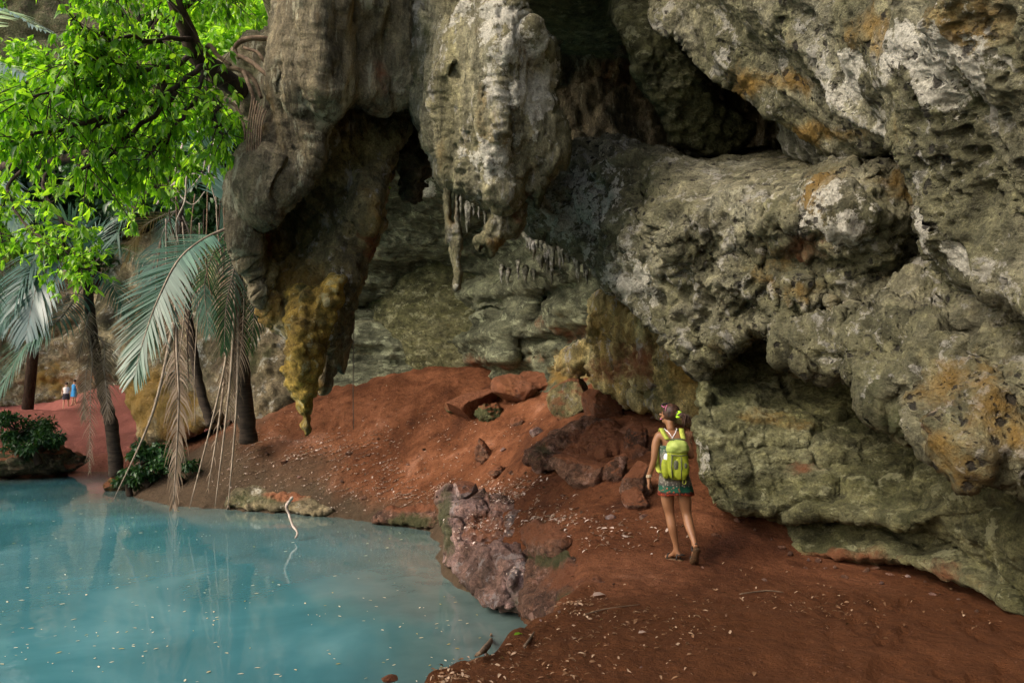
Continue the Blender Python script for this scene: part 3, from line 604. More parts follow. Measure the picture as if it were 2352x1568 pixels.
DT = mass("stalactite", [(1108, 450), (1200, 450), (1210, 480), (1208, 520), (1185, 548), (1160, 558), (1140, 580), (1130, 594), (1120, 580), (1112, 566), (1104, 582), (1092, 572), (1090, 545), (1110, 528), (1122, 490)],
     [(1120, 470, 9.0), (1190, 500, 9.1), (1130, 560, 9.0)], R_drape, (20, .35), .5, 2.5, [('fbm', 2, .1, 4)], [('knob', 7, .06), ('fbm', 12, .02, 3)], 19, [(1, 1130, 560, 40, 30, .7), (3, 1190, 500, 25, 40, .5), (2, 1110, 560, 20, 30, .5)], (6, 3))
tag(DT, "blunt two-toed stalactite at the foot of the pale central pillar", "stalactite")
DR = mass("stalactite", [(1195, 380), (1262, 380), (1262, 420), (1250, 440), (1243, 470), (1236, 484), (1226, 470), (1222, 452), (1205, 445), (1196, 420)],
     [(1200, 390, 9.0), (1255, 390, 9.0), (1236, 480, 9.0)], R_drape, (16, .25), .4, 2.4, [('fbm', 3, .06, 3)], [('knob', 10, .05), ('fbm', 14, .02, 3)], 20, [(2, 1240, 460, 20, 30, .6), (1, 1220, 400, 30, 30, .5)], (5, 3))
tag(DR, "small knobbly stalactite under the right edge of the pale pillar", "stalactite")
DC = mass("stalactite", [(1018, 425), (1034, 425), (1036, 500), (1042, 510), (1044, 425), (1058, 425), (1056, 480), (1060, 530), (1064, 560), (1056, 600), (1062, 640), (1058, 665), (1046, 672), (1038, 655), (1037, 600), (1030, 565), (1022, 545), (1020, 500)],
     [(1020, 430, 9.4), (1060, 450, 9.4), (1050, 670, 9.3)], R_drape, (10, .14), .2, 2.2, [('fbm', 3, .03, 3)], [('knob', 12, .03), ('fbm', 14, .02, 3)], 21, [(0, 1048, 620, 14, 50, .6), (1, 1040, 500, 20, 40, .5)], (3, 2))
tag(DC, "long thin double-stemmed stalactite hanging left of the blunt one", "stalactite")

# --- small stalactites on the back wall, in a row
rnd = random.Random(4)
st_first = None
IC = [(1215 + k * 7.2, 545 + k * 2.0, rnd.uniform(20, 78), 14.3 - k * .043, "row under the sweeping pale brow") for k in range(26)] + [(1062 + k * 9, 455 + 12 * math.sin(k), rnd.uniform(30, 85), 15.2, "cluster behind the pale central pillar") for k in range(14)] \
   + [(1150 + k * 19, 610 + 14 * math.sin(k * 2.1), rnd.uniform(15, 55), 16.6, "row over the small dark cave mouth") for k in range(7)]
for k, (px, py, L, Y, wh) in enumerate(IC):
    px += rnd.uniform(-4, 4); py += rnd.uniform(-9, 9)
    a = PV(px, py, Y); s = Y / FOC
    mb = MB(); n = 9; w = rnd.uniform(4, 8) * s
    mb.tube([a + Vector((rnd.uniform(-.01, .01), rnd.uniform(-.01, .01) + (.9, .35)[i + 2] * (i < 0) if i < 0 else rnd.uniform(-.01, .01), -L * s * i / n + (.12 if i == -2 else 0))) for i in range(-2, n + 1)], [w * (1.5, 1.3)[i] for i in (0, 1)] + [w * (1 - (i / n) ** 1.4 * .85) for i in range(n + 1)], 9, wob=.22, seed=k)
    o = mb.build("stalactite", R_slope); tag(o, "small icicle-like stalactite in the " + wh, "stalactite", "small stalactites in the " + wh)
    set_attr(o, 'mask', np.tile([.3, .1, .1, 0], (len(o.data.vertices), 1)))
STUB = ["short stubby stalactite between two longer ones on the right wall", "longest stubby stalactite in the middle of the right wall's row", "stubby stalactite right of the longest one in the row", "thin stubby stalactite at the left of the middle row", "thick knobbly stalactite beside the round hole at the right",
        "small stalactite left of the thick one by the round hole", "small stalactite standing alone left of the middle row", "tiny stalactite at the far right end of the row", "dark knobby stalactite under the mossy corner of the ledge", "thick dark stalactite below the left end of the smooth ledge", "blunt stalactite low on the dark mossy corner", "fat stalactite at the lower left of the mossy corner", "small stalactite under the brow left of the row"]
# knobs and stalactites under the brow of the right wall
for k, (px, py, L, w, Y) in enumerate([(1810, 650, 60, 17, 7.7), (1845, 640, 80, 20, 7.6), (1880, 650, 60, 14, 7.6), (1780, 655, 50, 14, 7.9), (1965, 700, 70, 20, 7.3), (1910, 690, 45, 14, 7.4), (1710, 640, 50, 14, 8.2), (2000, 735, 36, 10, 7.2),
                                       (1480, 480, 60, 18, 9.6), (1510, 500, 90, 24, 9.3), (1545, 600, 60, 22, 9.2), (1450, 560, 60, 20, 10), (1660, 665, 46, 13, 8.5)]):
    a = PV(px, py - 10, Y); s = Y / FOC; mb = MB(); n = 10
    mb.tube([a + Vector((rnd.uniform(-.02, .02), rnd.uniform(-.02, .02), -(L + 10) * s * i / n)) for i in range(n + 1)], [w * s * (1.25 - .9 * (i / n) ** 1.6) * rnd.uniform(.8, 1.25) for i in range(n + 1)], 14, wob=.14, seed=k)
    o = mb.build("stalactite", R_grey)
    v = np.array([x.co[:] for x in o.data.vertices]); tag(o, STUB[k], "stalactite", "stubby stalactites on the right cave wall")
    md = o.modifiers.new('s', 'SUBSURF'); md.levels = md.render_levels = 1
    set_attr(o, 'mask', np.tile([.15, .2, .1, 0], (len(o.data.vertices), 1)))

# --- rock above and beside the cave (off frame), closing it to the sky, and added light blockers
def bigrock(name, c, r, mat, seed, amp=.8, sub=5, sc=.3):
    import bmesh
    bm = bmesh.new(); bmesh.ops.create_icosphere(bm, subdivisions=sub, radius=1)
    v = np.array([x.co[:] for x in bm.verts]); f = np.array([[q.index for q in p.verts] for p in bm.faces]); bm.free()
    n = v.copy(); s4 = np.sign(v) * np.abs(v) ** .6; s4 /= np.abs(s4).max()
    p = s4 * np.array(r) + np.array(c)
    p = displace(p, n, [('fbm', sc, amp, 5), ('ridge', sc * 2.5, amp * .3, 4)], seed)
    o = mesh_obj(name, p, f, mat); set_attr(o, 'mask', np.zeros((len(p), 4))); return o
struct(bigrock("cliff", (10, 19, 13), (15.5, 13, 4.2), R_wall, 31, .5))
struct(bigrock("cliff", (15, 8, 8), (6.5, 14, 11), R_wall, 32, .5))
struct(bigrock("cliff", (8, 1, 12), (6.5, 9, 4), R_wall, 36, .5))  # unseen roof over the near path, added to cut the overhead sky light
struct(bigrock("cliff", (9, -14, 6), (10, 6, 12), R_wall, 37, .6))  # unseen cliff added behind the camera so light comes mostly from the left
struct(bigrock("cliff", (-5, 50, 17), (12.5, 12, 19), R_dark, 34, .8))  # mostly hidden mass, added as a sun blocker for the far mound
struct(bigrock("cliff", (-7, 60, 16), (11, 8, 17), R_wall, 35, .8))  # second added occluder, meant to keep sun off the mound
struct(bigrock("cliff", (7.5, 28, 12), (13.5, 6.5, 14), R_wall, 33, .6))  # rock behind the cave, enlarged to block sun on the far shore

# --- outcrop at the water's edge
K = mass("rock_outcrop", [(995, 1140), (1018, 1116), (1070, 1106), (1112, 1126), (1150, 1140), (1190, 1160), (1206, 1200), (1198, 1260), (1218, 1300), (1216, 1360), (1195, 1408), (1150, 1402), (1100, 1380), (1060, 1336), (1022, 1292), (1020, 1230), (1003, 1185)],
     [(1010, 1150, 12.5), (1030, 1280, 12.0), (1090, 1110, 12.9), (1080, 1200, 11.9), (1100, 1370, 10.2), (1170, 1160, 11.9), (1180, 1230, 10.8), (1185, 1400, 9.5), (1140, 1300, 10.4)],
     R_pur, (16, .3), 1.4, 2.4, [('fbm', 1.3, .18, 5), ('sharp', .9, .22, 4), ('crack', 1.6, .12)], [('sharp', 2.2, .09), ('fbm', 8, .03, 3), ('pit', 6, .05)], 22,
     [(2, 1025, 1200, 22, 80, 1.0), (3, 1110, 1200, 50, 50, .7), (0, 1110, 1140, 90, 24, .45), (0, 1130, 1290, 80, 60, .3), (2, 1180, 1380, 30, 40, .4), (3, 1060, 1110, 40, 16, .8)], (6, 3),
     bumps=[(1150, 1330, 40, 40, .3), (1060, 1230, 20, 60, .2), (1120, 1245, 50, 10, -.25), (1100, 1175, 60, 10, .2)])
tag(K, "jagged purple-pink rock outcrop with a green left face at the water's edge", "rock")
K2 = mass("rock_outcrop", [(1190, 1215), (1230, 1196), (1290, 1204), (1348, 1226), (1340, 1246), (1300, 1262), (1330, 1290), (1395, 1330), (1418, 1378), (1370, 1402), (1280, 1422), (1215, 1420), (1197, 1398), (1214, 1340), (1200, 1290)],
     [(1200, 1220, 10.7), (1340, 1230, 8.9), (1270, 1215, 9.6), (1270, 1260, 9.0), (1260, 1300, 9.2), (1300, 1330, 8.0), (1230, 1400, 8.2), (1400, 1340, 7.3), (1340, 1395, 6.9)],
     R_red, (14, .25), 1.2, 2.4, [('fbm', 1.3, .12, 5), ('sharp', 1.2, .16, 4)], [('sharp', 3, .10), ('sharp', 9, .03), ('pit', 7, .04)], 24,
     [(3, 1270, 1225, 80, 24, 1.3), (2, 1265, 1285, 50, 22, 1.2), (3, 1330, 1340, 80, 40, 1.2), (2, 1340, 1388, 50, 12, .8), (0, 1240, 1370, 30, 40, .3), (0, 1270, 1220, 50, 10, .25)], (6, 3),
     bumps=[(1270, 1278, 60, 14, -.4), (1270, 1240, 80, 12, .25), (1350, 1370, 40, 10, -.2)])
tag(K2, "lower red-topped half of the outcrop with a mossy hollow beside the path", "rock")

SB = []
rs_ = np.random.RandomState(77)
for k in range(3):
    bm = bmesh.new() if 'bmesh' in globals() else __import__('bmesh').new(); __import__('bmesh').ops.create_icosphere(bm, subdivisions=3, radius=1)
    v = np.array([x.co[:] for x in bm.verts]); f = np.array([[t.index for t in p.verts] for p in bm.faces]); bm.free(); n_ = v.copy()
    for j in range(12):
        dn = rs_.normal(size=3); dn /= np.linalg.norm(dn); v = v - np.maximum(v @ dn - rs_.uniform(.45, .8), 0)[:, None] * dn * .95
    v = displace(v * np.array([1, .8, .6]), n_, [('sharp', 1.5, .18, 4)], 70 + k); o = mesh_obj("stone", v, f, (R_red, R_red, R_pur)[k]); set_attr(o, 'mask', np.tile([0, 0, .1, .3], (len(v), 1))); SB.append(o)
_pr = [(1790, 1268), (1812, 1280), (1850, 1296), (1880, 1300), (1925, 1306), (1968, 1300), (2010, 1312), (2050, 1318), (2085, 1330), (2120, 1345), (2165, 1362), (2210, 1385), (2250, 1408), (1735, 1225), (1700, 1200), (1900, 1312), (1990, 1322), (2140, 1372), (1660, 1180), (1770, 1250), (720, 1040), (800, 1060), (870, 1010), (930, 1080), (980, 1040), (1010, 1090), (1150, 1050), (1180, 1090), (1210, 1110), (1250, 1100), (1230, 1060), (1380, 1150), (1400, 1190), (1330, 1170), (1290, 1140), (1480, 1190), (1560, 990), (1590, 980), (1500, 960), (1570, 1010), (1330, 1400), (1290, 1412), (1390, 1380), (1410, 1350), (1240, 1425), (1650, 1240), (1620, 1300), (1760, 1330), (1850, 1310), (1940, 1330), (2030, 1345), (660, 1080), (620, 1050), (690, 1100), (840, 1150), (780, 1120), (1110, 1500), (1010, 1545), (1700, 1500), (1480, 1530), (1075, 1460), (1150, 1435)]
_us = [0, 0, 0]
for k, (px, py) in enumerate(_pr):
    j = k % 3; o = SB[j]
    if _us[j]: o = o.copy(); COL.objects.link(o)
    _us[j] = 1; q = hit(px + rs_.uniform(-8, 8), py + rs_.uniform(-5, 5)); sz = rs_.uniform(4, 11) * q[1] / FOC * (1.0 if q[1] > 7 else .8)
    o.location = (q[0], q[1], float(ground_z(q[0:1], q[1:2], True)[0]) + sz * .1); o.scale = (sz * rs_.uniform(.8, 1.4), sz, sz * rs_.uniform(.7, 1.2)); o.rotation_euler = (rs_.uniform(-.3, .3), rs_.uniform(-.3, .3), rs_.uniform(0, 6))
    tag(o, "small angular stone lying on the red earth floor", "stone", "small stones scattered on the red earth")
BK = mass("bank_rock", [(880, 1172), (905, 1160), (950, 1160), (1000, 1146), (1022, 1180), (1020, 1212), (985, 1216), (940, 1206), (900, 1206), (850, 1202), (858, 1186)],
     [(870, 1195, 16.9), (1010, 1205, 16.1), (950, 1165, 16.9)], R_red, (8, .3), .8, 2.2, [('fbm', 1.5, .12, 4), ('sharp', 2, .12)], [('sharp', 5, .06)], 61, [(2, 940, 1200, 60, 16, .9), (3, 940, 1165, 90, 16, 1.2)], (6, 3))
tag(BK, "low dark ragged rock undercut at the waterline behind the outcrop", "rock")
BK2 = mass("bank_rock", [(520, 1140), (545, 1118), (600, 1112), (640, 1128), (690, 1134), (740, 1150), (770, 1172), (735, 1188), (690, 1180), (620, 1172), (560, 1170), (516, 1166)],
     [(530, 1160, 19.2), (620, 1165, 18.8), (740, 1180, 18.1), (620, 1120, 19.6)], R_far, (10, .4), .9, 2.4, [('fbm', 1.2, .16, 4), ('sharp', 1.6, .16)], [('sharp', 5, .07)], 62, [(2, 600, 1150, 90, 20, .6), (3, 660, 1140, 60, 20, .9)], (6, 3))
tag(BK2, "rough brown rocks at the waterline right of the hanging dead fronds", "rock")

# --- boulders on the cave floor
import bmesh
def boulder(name, px, py, w, h, Y=None, mat=None, label='', seed=1, paint=(0, 0, 0, .3), ry=None, tilt=0, flat=.8, sink=.42, cuts=13, amp=.13, depth=1.0):
    q = hit(px, py + h * .45) if Y is None else P(px, py + h * .45, Y)
    Y = q[1]; s = Y / FOC; a, c = w * .56 * s, h * .53 * s / (1 - sink * .5); b = a * depth
    bm = bmesh.new(); bmesh.ops.create_icosphere(bm, subdivisions=5, radius=1)
    v = np.array([x.co[:] for x in bm.verts]); f = np.array([[t.index for t in p.verts] for p in bm.faces]); bm.free()
    rn = np.random.RandomState(seed); n = v.copy(); p = v.copy()
    for k in range(cuts):
        dn = rn.normal(size=3); dn /= np.linalg.norm(dn); t = rn.uniform(.45, .8); e = p @ dn - t
        p = p - np.maximum(e, 0)[:, None] * dn * .92
    sc = np.array([a, b, c]); p = p * sc
    ct_, st_ = math.cos(tilt), math.sin(tilt); p = np.stack([p[:, 0] * ct_ - p[:, 2] * st_, p[:, 1], p[:, 0] * st_ + p[:, 2] * ct_], -1)
    m = min(a, c) 
    p = displace(p + q, n, [('fbm', 1.1 / m, amp * m, 4), ('sharp', 1.6 / m, amp * .9 * m, 5), ('fbm', 8 / m, amp * .22 * m, 3)], seed) - q
    o = mesh_obj(name, p, f, mat or R_red); o.location = (q[0], q[1] + b * .3, q[2] + c * (1 - sink)) 
    nv_ = np.zeros(len(p) * 3, np.float32); o.data.vertices.foreach_get('normal', nv_); nv_ = nv_.reshape(-1, 3)
    mk = np.tile(paint, (len(p), 1)).astype(float); mk[:, 3] += .9 * sstep(.25, .8, nv_[:, 2]) + .6 * sstep(-.3 * c, -.7 * c, p[:, 2])
    set_attr(o, 'mask', mk); tag(o, label, "boulder" if w > 70 else "rock"); return o
boulder("boulder", 1345, 1085, 165, 90, None, R_red, "rounded purple-brown boulder left of the woman on the red path", 1, (0, 0, 0, .1), depth=.7)
boulder("boulder", 1415, 1080, 60, 70, None, R_red, "dark jagged rock against the right side of the purple-brown boulder", 2, (0, 0, 0, .3), amp=.3)
boulder("boulder", 1460, 1112, 84, 86, None, R_red, "pointed dark red rock beside the woman's left hand", 3, (0, 0, 0, .3), cuts=12)
boulder("rock", 1462, 1147, 66, 44, None, R_red, "small lumpy dark rock in front of the pointed one", 4, (0, 0, 0, .3), amp=.25)
SL = mass("rock_slab", [(1200, 1064), (1212, 1042), (1240, 1020), (1268, 992), (1310, 975), (1350, 966), (1392, 962), (1430, 985), (1478, 990), (1500, 1010), (1498, 1045), (1470, 1062), (1430, 1046), (1390, 1052), (1340, 1062), (1300, 1082), (1262, 1078), (1228, 1066)],
     [(1200, 1060, 12.6), (1260, 1030, 12.7), (1390, 965, 13.2), (1300, 1075, 11.6), (1400, 1045, 11.4), (1490, 1000, 12.4), (1480, 1055, 11.0)],
     R_red, (12, .3), .8, 2.2, [('fbm', 1.2, .10, 4), ('flow', 2.4, .14, (1, .2, .55)), ('sharp', 1.6, .12, 4)], [('sharp', 4, .07), ('fbm', 9, .03, 3)], 26,
     [(3, 1400, 1010, 70, 30, 1.3), (3, 1330, 1045, 50, 24, 1.2), (3, 1450, 1040, 40, 20, 1.), (2, 1250, 1050, 30, 20, .4)], (7, 3), bumps=[(1330, 1005, 70, 7, -.3), (1300, 1022, 60, 6, .25), (1430, 1010, 40, 5, -.25)])
tag(SL, "long layered dark red rock slab slanting up the slope", "rock")
boulder("boulder", 1465, 1020, 60, 60, None, R_red, "broken dark red rock left of the woman's elbow", 7, (0, 0, 0, .4), amp=.35, cuts=10)
boulder("boulder", 1318, 925, 125, 86, None, R_pil, "large moss-dark boulder leaning at the foot of the yellow flowstone", 8, (0, 0, .35, .3), tilt=.5)
boulder("boulder", 1188, 898, 110, 64, None, R_pur, "blocky brown boulder at the back of the cave floor", 9, (.1, .35, 0, .6), tilt=-.35, cuts=10)
boulder("boulder", 1240, 872, 90, 46, None, R_red, "brown boulder with a red top against the back wall", 10, (0, 0, .2, .7), cuts=9)
boulder("boulder", 1085, 930, 150, 60, None, R_red, "flat earth-covered rock shelf with a dark hollow below", 11, (0, 0, .1, .9), flat=.5, tilt=.1, cuts=9)
boulder("boulder", 1130, 950, 90, 50, None, R_wall, "mossy green rock under the flat earth-covered shelf", 12, (0, 0, .5, .1), amp=.3)
boulder("rock", 1045, 938, 60, 26, None, R_wall, "small green rock at the mouth of the dark hollow", 13, (0, 0, .35, 0))
boulder("boulder", 1385, 935, 110, 70, None, R_red, "reddish boulder with pale streaks behind the rock slabs", 14, (.25, .1, 0, .6), cuts=10)
boulder("rock", 1108, 1045, 40, 56, None, R_red, "small upright dark stone on the red slope above the outcrop", 15, (.1, 0, 0, .3), amp=.4)
boulder("rock", 1232, 997, 30, 28, None, R_pur, "small grey pointed stone at the tip of the ridged slab", 16, (0, 0, .1, .1), cuts=10)
boulder("rock", 1072, 1125, 60, 40, 12.3, R_pur, "dark rounded stone on the far corner of the outcrop", 17, (0, 0, .4, 0))
boulder("rock", 1148, 1082, 46, 26, None, R_red, "low dark stone on the slope just behind the outcrop", 18, (0, 0, .1, .2), amp=.3)
boulder("rock", 893, 1562, 34, 20, 4.6, R_red, "round red stone at the bottom edge by the water", 19, (0, 0, 0, .9), sink=.1)
boulder("rock", 1190, 970, 44, 22, None, R_red, "low dark lump on the red slope below the ochre boulder", 20, (0, 0, .2, .3))
boulder("boulder", 60, 1062, 190, 84, 27, R_dark, "dark rocky spit on the far left shore", 21, (0, 0, .3, .1), amp=.35, depth=1.2, sink=.3)
boulder("boulder", 262, 1112, 70, 44, 23.4, R_dark, "dark hollow rock at the waterline under the leaning palm", 22, (0, .3, .2, .1), amp=.35)

# ------------------------------------------------------------------ far cliffs, left
G1 = mass("cliff", [(262, 560), (330, 520), (480, 480), (640, 520), (700, 700), (690, 940), (600, 985), (520, 960), (470, 985), (440, 1000), (380, 1010), (335, 1030), (318, 1000), (310, 950), (290, 900), (262, 860), (230, 830), (210, 780), (225, 700), (240, 620)],
     [(280, 600, 27), (300, 880, 25.8), (330, 1010, 24.5), (450, 700, 25.5), (450, 950, 23.6), (600, 700, 24), (600, 950, 22.8), (690, 800, 23.5)],
     R_far, (34, 1), 3, 3.4, [('fbm', .5, .5, 5), ('ridge', 1.2, .2, 4), ('flute', (.9, .9, .4), .2)], [('knob', 2.2, .15), ('fbm', 4, .08, 4)], 41,
     [(1, 400, 940, 120, 60, .7), (1, 340, 900, 50, 80, .6), (3, 440, 985, 90, 20, .5), (2, 560, 800, 90, 120, .4), (2, 480, 600, 120, 60, .4)], (9, 3)); struct(G1)
G0 = mass("cliff", [(-500, 300), (-60, 520), (60, 560), (200, 560), (380, 540), (430, 700), (420, 1010), (300, 960), (240, 900), (200, 930), (120, 945), (60, 935), (-60, 950), (-600, 960)],
     [(-400, 500, 50), (0, 600, 58), (0, 900, 57), (200, 600, 60), (180, 900, 58), (380, 700, 58), (380, 950, 57)],
     R_far, (24, 1.5), 4, 4, [('fbm', .22, 1.2, 5), ('ridge', .6, .5, 4), ('strata', .35, .5)], [('knob', 1.3, .3), ('fbm', 2, .15, 4)], 42,
     [(1, 100, 880, 80, 40, .6), (3, 200, 870, 120, 25, .5), (0, 180, 800, 120, 50, .3), (2, 60, 600, 100, 60, .5)], (10, 3)); struct(G0)
G2 = mass("cliff", [(-1600, -1300), (720, -1300), (700, 700), (300, 760), (-300, 700), (-1600, 900)],
     [(-1500, 0, 40), (-500, 0, 58), (0, 0, 66), (0, 600, 66), (300, 0, 64), (600, 0, 60), (300, -1200, 80), (-1500, -1200, 60)],
     R_dark, (50, 3), 6, 7, [('fbm', .12, 3, 5), ('ridge', .4, .8, 4)], [('fbm', 1, .3, 4)], 43, [(2, 200, 200, 600, 500, .5), (2, -500, 200, 500, 500, .5)], (10, 2)); struct(G2)

# ------------------------------------------------------------------ foliage helpers
RS = np.random.RandomState(7)
def unit(a): return a / (np.linalg.norm(a, axis=-1, keepdims=True) + 1e-9)
def leaf_mesh(name, pos, dirs, ups, length, width, mat, parent=None, curl=.25):
    """many separate folded leaves: pos, direction, up, all (n,3)"""
    pos = np.asarray(pos, float); n = len(pos); d = unit(dirs); s = unit(np.cross(d, ups)); u = np.cross(s, d)
    L = np.broadcast_to(length, (n,))[:, None]; Wd = np.broadcast_to(width, (n,))[:, None]
    def pt(t, w, h): return pos + d * L * t + s * Wd * w + u * L * h
    V_ = np.stack([pt(0, 0, 0), pt(.3, 0, .0), pt(.68, 0, -.3 * curl), pt(1, 0, -curl),
                   pt(.27, .48, .06), pt(.66, .42, -.3 * curl + .06), pt(.27, -.48, .06), pt(.66, -.42, -.3 * curl + .06)], 1).reshape(-1, 3)
    T = np.array([[0, 1, 4], [1, 5, 4], [1, 2, 5], [2, 3, 5], [0, 6, 1], [1, 6, 7], [1, 7, 2], [2, 7, 3]])
    F_ = (np.arange(n)[:, None, None] * 8 + T[None]).reshape(-1, 3)
    return mesh_obj(name, V_, F_, mat, parent)
def whorls(tips, dirs, per=6, L=.15, W=.055, droop=.6, spread=.9):
    """a tuft of leaves at each twig tip"""
    n = len(tips); t = np.repeat(tips, per, 0); d = np.repeat(dirs, per, 0)
    r = RS.normal(size=t.shape); dd = unit(unit(d) * .6 + r * spread * .6 + np.array([0, 0, -droop]))
    up = unit(np.array([0, 0, 1]) + RS.normal(size=t.shape) * .5)
    return t + RS.normal(size=t.shape) * .012, dd, up, (lambda k: (L * k, W * k * RS.uniform(.8, 1.2, len(t))))(RS.uniform(.45, 1.3, len(t)))[0], W * RS.uniform(.55, 1.3, len(t))
def leafy_tree(name, label, trunk, branches, mat, L, W, ntwig, twig, per, droop=.6, barkm=None, group=None, rad=.04, extra=None, mats=None):
    """trunk [(px,py,Y,r px)], branches [[(px,py,Y)...]...]"""
    base = PV(*trunk[0][:3]); root = empty(name, base); tag(root, label, "tree", group)
    mb = MB(); pts = spline([PV(*q[:3]) - base for q in trunk], 5); rr = np.interp(np.linspace(0, 1, len(pts)), np.linspace(0, 1, len(trunk)), [q[3] * q[2] / FOC for q in trunk])
    mb.tube(pts, list(rr), 10, wob=.12, seed=3); mb.build("trunk", barkm or M_bark, root)
    tips = []; td = []
    for bi, br in enumerate(branches):
        bp = spline([PV(*q) for q in br], 6); arr = np.array([p[:] for p in bp]); m = len(arr)
        arr[1:] += RS.normal(size=(m - 1, 3)) * .02
        mb = MB(); mb.tube([Vector(a) - base for a in arr], [rad * (1 - .75 * i / (m - 1)) for i in range(m)], 6, seed=bi)
        for k in range(ntwig):
            i = int(RS.uniform(.12, 1) * (m - 1)); p = arr[i]; ax = arr[min(i + 1, m - 1)] - arr[i - 1]
            dv = unit(unit(ax) * RS.uniform(.2, .9) + RS.normal(size=3) * .7 + np.array([0, 0, -.1])); ln = twig * RS.uniform(.3, 1.1)
            e = p + dv * ln + np.array([0, 0, -.12 * ln]); mid = (p + e) / 2 + np.array([0, 0, .06 * ln])
            mb.tube([Vector(p) - base, Vector(mid) - base, Vector(e) - base], [rad * .22, rad * .15, rad * .08], 4, cap=False)
            for t_ in (1., .62, .3):
                if t_ < 1 and RS.rand() < .25: continue
                tips.append(p + (e - p) * t_); td.append(dv)
        mb.build("branch", barkm or M_bark, root)
    pos, d, up, l, w = whorls(np.array(tips), np.array(td), per, L, W, droop)
    leaf_mesh("crown", pos - np.array(base[:]), d, up, l, w, mat, root)
    return root
def crown_tree(name, label, px, py, Y, rx, ry, n, mat, L, W, group=None, kind='tree', base=None, seed=0, clumps=22, trunk=True, droop=.4):
    """tree seen as a clumpy crown of small leaves round (px,py), on its own trunk"""
    c = PV(px, py, Y); s = Y / FOC; R_ = np.array([rx * s, rx * s * .8, ry * s]); rs = np.random.RandomState(seed + 100)
    b = Vector((c.x, c.y, float(ground_z(c.x, c.y)))) if base is None else PV(*base)
    root = empty(name, b); tag(root, label, kind, group)
    cl = unit(rs.normal(size=(clumps, 3))) * rs.uniform(.2, 1, (clumps, 1)) ** .6 * R_ + np.array(c[:])
    if trunk:
        mb = MB(); mid = (b + c) / 2 + Vector((rs.uniform(-.5, .5), 0, 0)); mb.tube([q - b for q in spline([b - Vector((0, 0, .3)), mid, c], 5)], list(np.linspace(rx * s * .09 + .05, rx * s * .03 + .02, 11)), 8, wob=.1)
        mb.build("trunk", M_bark, root)
        mb = MB()
        for q in cl: mb.tube([c - b - Vector((0, 0, ry * s * .3)), (Vector(q) + c) / 2 - b, Vector(q) - b], [rx * s * .03 + .01, rx * s * .02 + .006, .004], 4, cap=False)
        mb.build("limbs", M_bark, root)
    k = rs.randint(0, clumps, n); cr = R_.mean() * .34
    o = rs.normal(size=(n, 3)); o = unit(o) * (rs.uniform(0, 1, (n, 1)) ** .5) * cr * rs.uniform(.6, 1.3, (clumps, 1))[k] * np.array([1.2, 1.2, .75])
    p = cl[k] + o; d = unit(rs.normal(size=(n, 3)) * .7 + unit(o) * .6 + np.array([0, 0, -droop])); up = unit(np.array([0, 0, 1.]) + rs.normal(size=(n, 3)) * .5)
    leaf_mesh("crown", p - np.array(b[:]), d, up, L * rs.uniform(.6, 1.3, n), W * rs.uniform(.7, 1.2, n), mat, root)
    return root
def frond_mesh(pts, nl, ll, mat, name, parent, base, lw=.035, rr=.025, droop=.5, nseg=4, side=1, twist=0.0, seed=0, ragged=.1, stem=None):
    """a feathered palm leaf along the given points"""
    rs = np.random.RandomState(seed); c = spline(pts, 10); m = len(c); A_ = np.array([q[:] for q in c]); 
    seg = np.r_[0, np.cumsum(np.linalg.norm(np.diff(A_, axis=0), axis=1))]; seg /= seg[-1]
    mb = MB(); mb.tube([q - base for q in c], [rr * (1 - .85 * i / (m - 1)) for i in range(m)], 6, m=0)
    V_ = []; F_ = []
    for k in range(nl):
        t = .14 + .86 * k / (nl - 1)
        p = np.array([np.interp(t, seg, A_[:, j]) for j in range(3)]); p2 = np.array([np.interp(min(t + .03, 1), seg, A_[:, j]) for j in range(3)]); p1 = np.array([np.interp(t - .03, seg, A_[:, j]) for j in range(3)])
        ax = unit(p2 - p1); sd_ = np.cross(ax, [0, 0, 1.]); 
        if np.linalg.norm(sd_) < .25: sd_ = np.array([1., 0, 0]) - ax * ax[0]
        sd_ = unit(sd_); upv = np.cross(sd_, ax); sd_ = sd_ * math.cos(twist) + upv * math.sin(twist)
        L = ll * (math.sin(math.pi * (.12 + .82 * t)) ** .6) * rs.uniform(1 - ragged, 1 + ragged * .5)
        for sg in (-1, 1):
            d0 = unit(sd_ * sg * (1.0 - .55 * t) + ax * (.45 + .75 * t) + np.array([0, 0, .12]) + rs.normal(size=3) * .05)
            q = p.copy(); d = d0.copy(); w = unit(np.cross(d, upv if abs(np.dot(d, upv)) < .9 else ax)); b = len(V_)
            wv = lw * rs.uniform(.75, 1.2)
            for j in range(nseg + 1):
                tt = j / nseg; ww = wv * (1, 1.1, .9, .6, .06)[int(tt * 4)] if nseg == 4 else wv * (1 - tt * .9)
                wj = unit(w + np.array([0, 0, .0])); V_.append(q + wj * ww * .5); V_.append(q - wj * ww * .5)
                q = q + d * L / nseg; d = unit(d + np.array([0, 0, -droop * (.35 + tt)]) / nseg * 1.6)
            for j in range(nseg): F_.append((b + 2 * j, b + 2 * j + 1, b + 2 * j + 3, b + 2 * j + 2))
    bb = np.array(base[:]); mb.add([tuple(v - bb) for v in V_], F_, 1)
    return mb.build(name, None, parent, True, [stem or M_petiole, mat])
